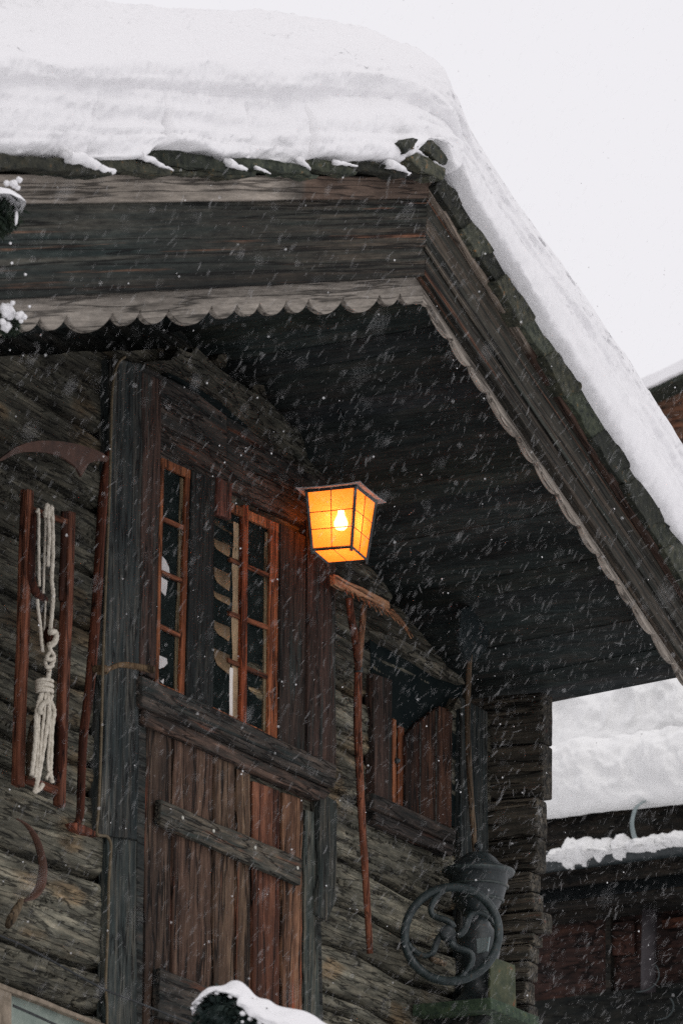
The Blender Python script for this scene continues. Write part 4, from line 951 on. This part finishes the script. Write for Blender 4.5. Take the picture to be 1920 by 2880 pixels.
mesh('gutter_strap', *strap(1776, 0), 'zinc', gt, smooth=True)
mesh('soffit_board', *nq(bandq(2452, 2496), .50, .1, (6, 1, 1), .004), 'darkfascia', nb)
# corrugated strip
a0, a1, b0_, b1_ = NP(XL_, yy(2486, XL_), .42), NP(XR_, yy(2486, XR_), .42), NP(XL_, yy(2538, XL_), .42), NP(XR_, yy(2538, XR_), .42)
nC = 1400; V = []
for i in range(nC+1):
    t = i/nC; oo = nn*(.012*math.sin(i*math.pi/2.0)); V += [a0+(a1-a0)*t+oo, b0_+(b1_-b0_)*t+oo]
mesh('corrugated_strip', V, [[2*i, 2*i+2, 2*i+3, 2*i+1] for i in range(nC)], 'flash', nb)
mesh('ledge', *nq(bandq(2540, 2552), .40, -.1, (6, 1, 1), .002), 'darkfascia', nb)
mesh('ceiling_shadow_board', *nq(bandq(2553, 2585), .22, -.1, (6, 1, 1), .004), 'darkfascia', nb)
dp = mesh('downpipe', *tube(np.array([NP(1826, 2560, .14), NP(1824, 2640, .14), NP(1822, 2720, .14), NP(1822, 2790, .14)]), .055, 12), plain('aged_pipe', (.026, .023, .025), (.048, .040, .043), 8, .6), nb, smooth=True)
mesh('wall_panel', *nq([(1694, 2600), (1782, 2590), (1782, 2684), (1698, 2688)], .03, 0, (2, 2, 1), .002), 'brownwall', nb, tint=np.array([1.4, 1.2, 1.1]))
mesh('wall_panel', *nq([(1860, 2588), (1990, 2566), (1990, 2596), (1860, 2612)], .03, 0, (2, 2, 1), .002), 'brownwall', nb, tint=np.array([1.7, 1.3, 1.0]))
mesh('wall_post', *nq([(1700, 2556), (1716, 2554), (1716, 2800), (1702, 2800)], .05, 0, (1, 4, 1), .002), 'darkfascia', nb)
mesh('lower_wall', *towall([(XL_, yy(2810, XL_)), (XR_, yy(2810, XR_))], NP, .06, 1.5, .058), 'darkfascia', nb, tint=np.array([.6, .75, .8]))
for (cx, cy, r) in ((1790, 2740, 62), (1845, 2830, 48)):
    a = np.linspace(-.6, 1.6, 16)
    mesh('cable_loop', *tube(np.array([NP(cx+r*math.cos(t), cy+r*.8*math.sin(t), .2) for t in a]), .005, 5), 'zinc', nb, smooth=True, tint=np.array([.25, .26, .26]))
# its snow: lower bank on the eave, a second bank behind it
def bank(name, ytop, ybot, o, dep, label, seed, lumps, group=None, nu=260, nv=70, rise=.0):
    V = []; U, Vv = np.meshgrid(np.linspace(0, 1, nu), np.linspace(0, 1, nv), indexing='ij')
    P00, P10, P01, P11 = NP(XL_, yy(ybot, XL_), o), NP(XR_, yy(ybot, XR_), o), NP(XL_, yy(ytop, XL_), o), NP(XR_, yy(ytop, XR_), o)
    ang = Vv*1.25*math.pi/2*1.1
    prof_h = np.where(Vv < .62, Vv/.62, 1+(Vv-.62)*.22)
    Q = (P00*(1-U[..., None])+P10*U[..., None]); up = (P01-P00)
    out = .12*np.sin(np.clip(Vv/.62, 0, 1)*math.pi)**.6-.55*np.clip(Vv-.5, 0, 1)**1.3*dep*2-rise*Vv
    W = Q+prof_h[..., None]*up+nn*out[..., None]
    n1 = fbm(W*2.0+seed, 3)-.5; n2 = fbm(W*6+seed, 4)-.5; n3 = fbm(W*22+seed, 2)-.5
    puff = np.abs(fbm(W*4.2+seed*2, 3)-.5)
    k = .25+.75*sm(.03, .2, Vv)
    W = W+nn*((.35*n1+.20*n2+.04*n3-.35*puff)*lumps*k)[..., None]+np.array([0, 0, 1.0])*((.25*n1+.12*n2+.02*n3)*lumps*k)[..., None]
    Fc = np.stack([(i0 := (np.arange(nu-1)[:, None]*nv+np.arange(nv-1)[None]).ravel()), i0+nv, i0+nv+1, i0+1], -1).tolist()
    return tag(mesh(name, W.reshape(-1, 3), Fc, 'snow2', smooth=True, loc=P00), label, 'snow', kind='stuff')
bank('eave_snow', 2090, 2304, .66, .9, 'lower bulging bank of snow on the neighbour house eave', 3.0, .55)
bank('upper_roof_snow', 1800, 2125, -.10, .9, 'upper bank of snow behind the first on the neighbour house roof', 9.0, .55, rise=.55)
mbx = MB()
for k in range(46):
    x = random.uniform(1480, 2100); hgt = random.uniform(.3, 1) if not (1600 < x < 1760) else random.uniform(.9, 1.8)
    mbx.add(*blob(NP(x, yy(2418-hgt*6, x), .66+random.uniform(-.03, .05)), (random.uniform(.07, .15), random.uniform(.06, .10), .05*hgt+.02), k, 18, 12, .35, 2.4))
for k in range(34):
    x = 1480+k*19+random.uniform(-12, 12); mbx.add(*blob(NP(x, yy(2421+random.uniform(-3, 4), x), .67), (random.uniform(.06, .16), .08, random.uniform(.02, .045)), k+50, 16, 10, .5, 3))
tag(mbx.build('gutter_snow', 'snow2', smooth=True, loc=NP(1700, 2420, .66)), 'crumbly ridge of snow filling the neighbour house gutter', 'snow', kind='stuff')
mbx = MB()
for k in range(7):
    x = 1530+k*16; mbx.add(*blob(NP(x, yy(2536, x), .36), (.06, .06, .018), k, 12, 8, .3, 2))
tag(mbx.build('ledge_snow', 'snow2', smooth=True, loc=NP(1580, 2536, .36)), 'thin strip of snow on the ledge beside the corner logs', 'snow', kind='stuff')

# ------------------------------------------------------------------ upper house at the right edge
HP0 = at(1880, 1200, 46.0); 
def HPt(px, py, o=0.0): return onP(px, py, HP0+nn*o, nn)
uh = thing('upper_house', 'weathered brown gable wall with snowy roof at the right edge', 'house', (HP0[0], HP0[1], 3.5))
def hq(px4, o1, o0, n=(6, 6, 1), jit=.01):
    a = [HPt(x, y, o1) for x, y in px4]; return gbox(a, [p-nn*(o1-o0) for p in a], n, jit, 2)
mesh('wall', *towall([(1500, 1256), (2500, 818)], HPt, 0, 2.0, 6.0), 'brownwall2', uh)
mesh('roof', *hq([(1440, 1261), (2560, 763), (2560, 777), (1440, 1277)], .3, -6.3, (8, 1, 2), .01), 'slate', uh)
mesh('chimney', *hq([(1911, 1046), (1990, 1010), (1990, 1085), (1911, 1085)], -.4, -1.0, (2, 2, 1), .01), 'slate', uh)
v, f = hq([(1435, 1223), (2565, 728), (2565, 757), (1435, 1258)], .36, -6.4, (60, 8, 10), .05)
tag(mesh('upper_house_snow', v, f, 'snow', smooth=True, loc=HPt(1880, 1060, .3), bevel=.05), 'smooth snow layer on the roof at the right edge', 'snow', kind='stuff')

# ================================================================== plants in the foreground
def leafcloud(c, r, n, size, seed, elong=1.0, shell=.45):
    rg = np.random.default_rng(seed); V = []; Fc = []
    for k in range(n):
        d = rg.normal(size=3); d /= np.linalg.norm(d); rad = rg.uniform(shell, 1.05)*(1+.25*(vn((d*2.5+seed)[None])[0]-.5)*2)
        p = np.array(c)+d*rad*np.array(r); a = d+rg.normal(size=3)*.7; a /= np.linalg.norm(a); b = np.cross(a, rg.normal(size=3)); b /= np.linalg.norm(b)
        s = size*rg.uniform(.6, 1.3); i = len(V)
        V += [p-b*s*.28/elong, p+a*s*.5, p+b*s*.28/elong, p-a*s*.5]; Fc.append([i, i+1, i+2, i+3])
    return np.array(V), Fc
def capsnow(c, r, seed, lo=.15, nu=60, nv=30, thick=.1, amp=.25):
    """snow lying on the upper side of a rounded mass"""
    V = []; 
    PH, TT = np.meshgrid(np.linspace(0, 2*math.pi, nu, endpoint=False), np.linspace(0, 1, nv), indexing='ij')
    dirs0 = np.stack([np.cos(PH), np.sin(PH), 0*PH], -1); lim = (.38+.22*(fbm(dirs0*1.7+seed, 4)-.35))*math.pi*(1-lo)
    th = TT*lim; D = np.stack([np.sin(th)*np.cos(PH), np.sin(th)*np.sin(PH), np.cos(th)], -1)
    k = 1+amp*(fbm(D*2.2+seed*3.3, 4)-.5)+thick*(1-TT**4)+.05*(fbm(D*9+seed, 3)-.5)
    W = np.array(c)+D*k[..., None]*np.array(r)
    Fc = [[i*nv+j, ((i+1) % nu)*nv+j, ((i+1) % nu)*nv+j+1, i*nv+j+1] for i in range(nu) for j in range(nv-1)]
    return W.reshape(-1, 3), Fc
# shrub low in the middle
TS = 14.0
def S(px, py, dt=0): return at(px, py, TS+dt)
s_ = TS/FPX
sb = S(620, 2900); gzb = float(gz(np.array([sb[0]]), np.array([sb[1]]))[0])
shb = thing('evergreen_shrub', 'dark evergreen shrub capped with snow at the bottom edge', 'shrub', (sb[0], sb[1], gzb))
lc = MB()
for (x, y, rx, ry, rz, n) in [(622, 2850, 62, 70, 66, 900), (700, 2880, 70, 70, 60, 700), (800, 2920, 80, 70, 55, 600), (640, 3000, 150, 120, 130, 900), (780, 3020, 140, 120, 120, 700)]:
    lc.add(*leafcloud(S(x, y), (rx*s_, ry*s_, rz*s_), n, .035, int(x), 1.2, .5))
lc.build('foliage', 'leaf', shb)
core = MB()
for (x, y, rx, rz) in [(622, 2856, 50, 54), (700, 2886, 58, 48), (800, 2926, 68, 44), (640, 3000, 130, 115), (780, 3020, 120, 105)]: core.add(*blob(S(x, y), (rx*s_, rx*s_, rz*s_), x, amp=.2))
core.build('inner_branches', 'leaf', shb, smooth=True)
mesh('stem', *tube(np.array([[sb[0], sb[1], gzb-.1], [sb[0]+.02, sb[1], sb[2]-.3], S(640, 2950)]), [.05, .04, .03], 8), 'bark', shb, smooth=True)
RG = catm([(540, 2822, 0), (552, 2808, 0), (568, 2790, 0), (595, 2775, 0), (627, 2771, 0), (653, 2758, 0), (675, 2760, 0), (698, 2777, 0), (723, 2803, 0), (755, 2812, 0), (787, 2830, 0), (850, 2842, 0), (882, 2856, 0), (915, 2878, 0), (960, 2895, 0), (1030, 2935, 0), (1120, 3000, 0)], 8)
LB = catm([(543, 2828, 0), (556, 2817, 0), (574, 2802, 0), (597, 2790, 0), (628, 2788, 0), (655, 2800, 0), (668, 2806, 0), (664, 2824, 0), (686, 2838, 0), (700, 2858, 0), (722, 2870, 0), (760, 2894, 0), (790, 2930, 0), (830, 2960, 0), (880, 2990, 0), (960, 3020, 0), (1060, 3060, 0)], 8)
nV = 26; V = []
for (rx_, ry_, _), (lx_, ly_, _) in zip(RG, LB):
    for j in range(nV):
        v = j/(nV-1)
        if v < .3: w_ = v/.3; p = S(rx_, ry_+34*(1-w_)**2, .16*(1-w_))
        else: w_ = (v-.3)/.7; p = S(rx_+(lx_-rx_)*w_, ry_+(ly_-ry_)*w_, -.10*math.sin(w_*math.pi*.62))
        V.append(p)
V = np.array(V); e_ = np.tile(np.linspace(0, 1, nV), len(RG))
V = V+vecn(V*14, 3)*.022*sm(.2, .5, e_)[:, None]+vecn(V*55, 2)*.010*sm(.3, .9, e_)[:, None]
sn = MB(); sn.add(V, [[i*nV+j, (i+1)*nV+j, (i+1)*nV+j+1, i*nV+j+1] for i in range(len(RG)-1) for j in range(nV-1)])
for (x, y, r) in [(541, 2836, 5), (556, 2820, 7), (683, 2850, 9), (704, 2866, 8), (730, 2876, 9), (682, 2874, 5), (610, 2792, 7), (648, 2802, 7)]: sn.add(*blob(S(x, y, -.08), (r*s_, r*s_, r*s_*.8), x, 14, 10, .4, 2.4))
tag(sn.build('shrub_snow', 'snow', smooth=True, loc=S(640, 2800)), 'bright snow cap on the dark shrub at the bottom edge', 'snow', kind='stuff')

# conifer at the left, its trunk outside the picture
TT_ = 15.0; st = TT_/FPX
def Tn(px, py, dt=0): return at(px, py, TT_+dt)
tb = Tn(-230, 900, .2); gzt = float(gz(np.array([tb[0]]), np.array([tb[1]]))[0])
tree = thing('conifer_tree', 'dark green conifer with snow-laden bough tips at the left edge', 'tree', (tb[0], tb[1], gzt))
trk = mesh('trunk', *tube(np.array([[tb[0], tb[1], gzt-.2], [tb[0], tb[1], 4.5], [tb[0]+.03, tb[1], 7], [tb[0], tb[1], 10.5]]), [.14, .11, .07, .015], 12), 'bark', tree, smooth=True)
def bough(tip, seed, r=.10):
    tip = np.array(tip); root = np.array([tb[0], tb[1], tip[2]+.12]); mid = (tip+root)/2+np.array([0, 0, .03]); P = catm([root, mid, tip], 6)
    mbb = MB(); mbb.add(*tube(P, np.linspace(.02, .006, len(P)), 6)); rg = np.random.default_rng(seed)
    for i, p in enumerate(P): mbb.add(*leafcloud(p-np.array([0, 0, .03]), (r*.8, r*.8, r*.6), 150, .055, seed*31+i, 3.5, .1))
    return mbb.build('bough', 'needle', tree)
tip1 = Tn(20, 575)
bough(tip1, 4, .085); b2_ = Tn(30, 900); bough(b2_, 5, .04)
for k in range(14):
    zz = 3.8+k*.45; rr = .62*(1-(zz-3.5)/9); a = (k*.618 % 1)*2*math.pi
    bough(tb+(-RR*abs(math.cos(a))*rr+np.array([F[0], F[1], 0])*math.sin(a)*rr)*np.array([1, 1, 0])-np.array([0, 0, tb[2]-zz+.15]), 20+k, .12)
sn = MB()
nl_ = leafcloud(Tn(-14, 618, -.05), (62*st, 62*st, 44*st), 2600, .045, 91, 2.6, .1); mesh('bough', *nl_, 'needle', tree)
nl_ = leafcloud(Tn(20, 905, .02), (46*st, 46*st, 34*st), 500, .04, 92, 3.5, .1); mesh('bough', *nl_, 'needle', tree)
c1 = Tn(0, 592, -.1)
W, fc = capsnow(c1, (80*st, 80*st, 62*st), 2, .02, thick=.0, amp=.12); sn.add(W, fc)
sn.add(*blob(Tn(47, 612, -.1), (5*st, 5*st, 22*st), 3, 10, 8, .3))
for (x, y, r) in [(55, 506, 9), (40, 517, 12), (20, 516, 9), (50, 528, 8), (20, 874, 22), (28, 884, 17), (36, 852, 7), (56, 888, 13), (70, 892, 8), (18, 918, 16), (60, 903, 6), (84, 862, 4), (8, 905, 10), (72, 772, 4), (34, 740, 4), (30, 684, 4)]:
    sn.add(*blob(Tn(x, y, -.1+.05*random.random()), (r*st, r*st, r*st*.95), int(x*7+y), 16, 12, .55, 2.6))
tag(sn.build('bough_snow', 'snow', smooth=True, loc=tip1), 'rounded snow lumps on the conifer bough tips at the left edge', 'snow', kind='stuff')

# ================================================================== falling snow
def flake_soft(al):
    mt, nt, b = newmat('thin_flake'); L = nt.links.new; nt.nodes.remove(b); out = nt.nodes['Material Output']
    d = N(nt, 'ShaderNodeBsdfDiffuse'); d.inputs[0].default_value = (.9, .9, .9, 1); t = N(nt, 'ShaderNodeBsdfTransparent')
    mx = N(nt, 'ShaderNodeMixShader'); mx.inputs[0].default_value = al; L(t.outputs[0], mx.inputs[1]); L(d.outputs[0], mx.inputs[2]); L(mx.outputs[0], out.inputs[0]); return mt
M['thin'] = flake_soft(.030); M['fleck'] = flake_soft(.060); M['bigflake'] = flake_soft(.085)
V = []; Fc = []; MI = []
rg = np.random.default_rng(5)
nF = 40000
tt = (rg.random(nF)*(22.0**3-5**3)+5**3)**(1/3)
tt[:220] = rg.uniform(3.6, 10, 220)
for k in range(nF):
    px = rg.uniform(-350, 2270); py = rg.uniform(-300, 3180); c = at(px, py, tt[k])
    if c[1] > -.30 or c[2] < 2: continue
    if c[1] > -OV and c[2] > 9: continue
    n0 = len(V); near = min(1, tt[k]/19); q = rg.random(); big = k < 220
    if big: near = .62; q = 1
    if q < .022:
        r = rg.uniform(.0014, .0036)*near
        v, f = blob(c, (r, r, r*1.1), k % 97, 6, 4, .4); V += list(v); Fc += [[i+n0 for i in g] for g in f]; MI += [0]*len(f); continue
    turb = 1.0*sm(-3.0, .5, np.array(c[0]))
    ang = rg.normal(math.radians(60-8*turb), .16+.42*turb)
    dv = RR*math.cos(ang)+UU*math.sin(ang)+F*rg.normal()*.4; dv /= np.linalg.norm(dv); sd_ = np.cross(dv, F); sd_ /= np.linalg.norm(sd_); thk = np.cross(dv, sd_)
    sz = rg.random()**2.2
    L = (.006+.046*sz)*near; wd = (.0010+.0030*sz*rg.uniform(.6, 1.2))*near; bnd = rg.normal()*.04*L; mi = 1 if rg.random() < .80 else 2
    if big: mi = 3
    for i, (t, e) in enumerate(((-.5, .15), (-.3, .7), (0, 1.0), (.3, .7), (.5, .15))):
        p = c+dv*L*t+sd_*bnd*(1-4*t*t); ww = wd*e
        V += [p+sd_*ww, p+thk*ww*.4, p-sd_*ww, p-thk*ww*.4]
    for i in range(4):
        for j in range(4): Fc.append([n0+i*4+j, n0+i*4+(j+1) % 4, n0+(i+1)*4+(j+1) % 4, n0+(i+1)*4+j]); MI.append(mi)
V = np.array(V)
me = bpy.data.meshes.new('falling_snow'); me.from_pydata(V.tolist(), [], [list(map(int, q)) for q in Fc]); me.materials.append(M['flake']); me.materials.append(M['thin']); me.materials.append(M['fleck']); me.materials.append(M['bigflake'])
me.polygons.foreach_set('material_index', np.array(MI, dtype=np.int32)); me.shade_smooth()
fs = bpy.data.objects.new('falling_snow', me); COL.objects.link(fs)
tag(fs, 'fine snowflakes drifting through the air before the house', 'snow', kind='stuff')
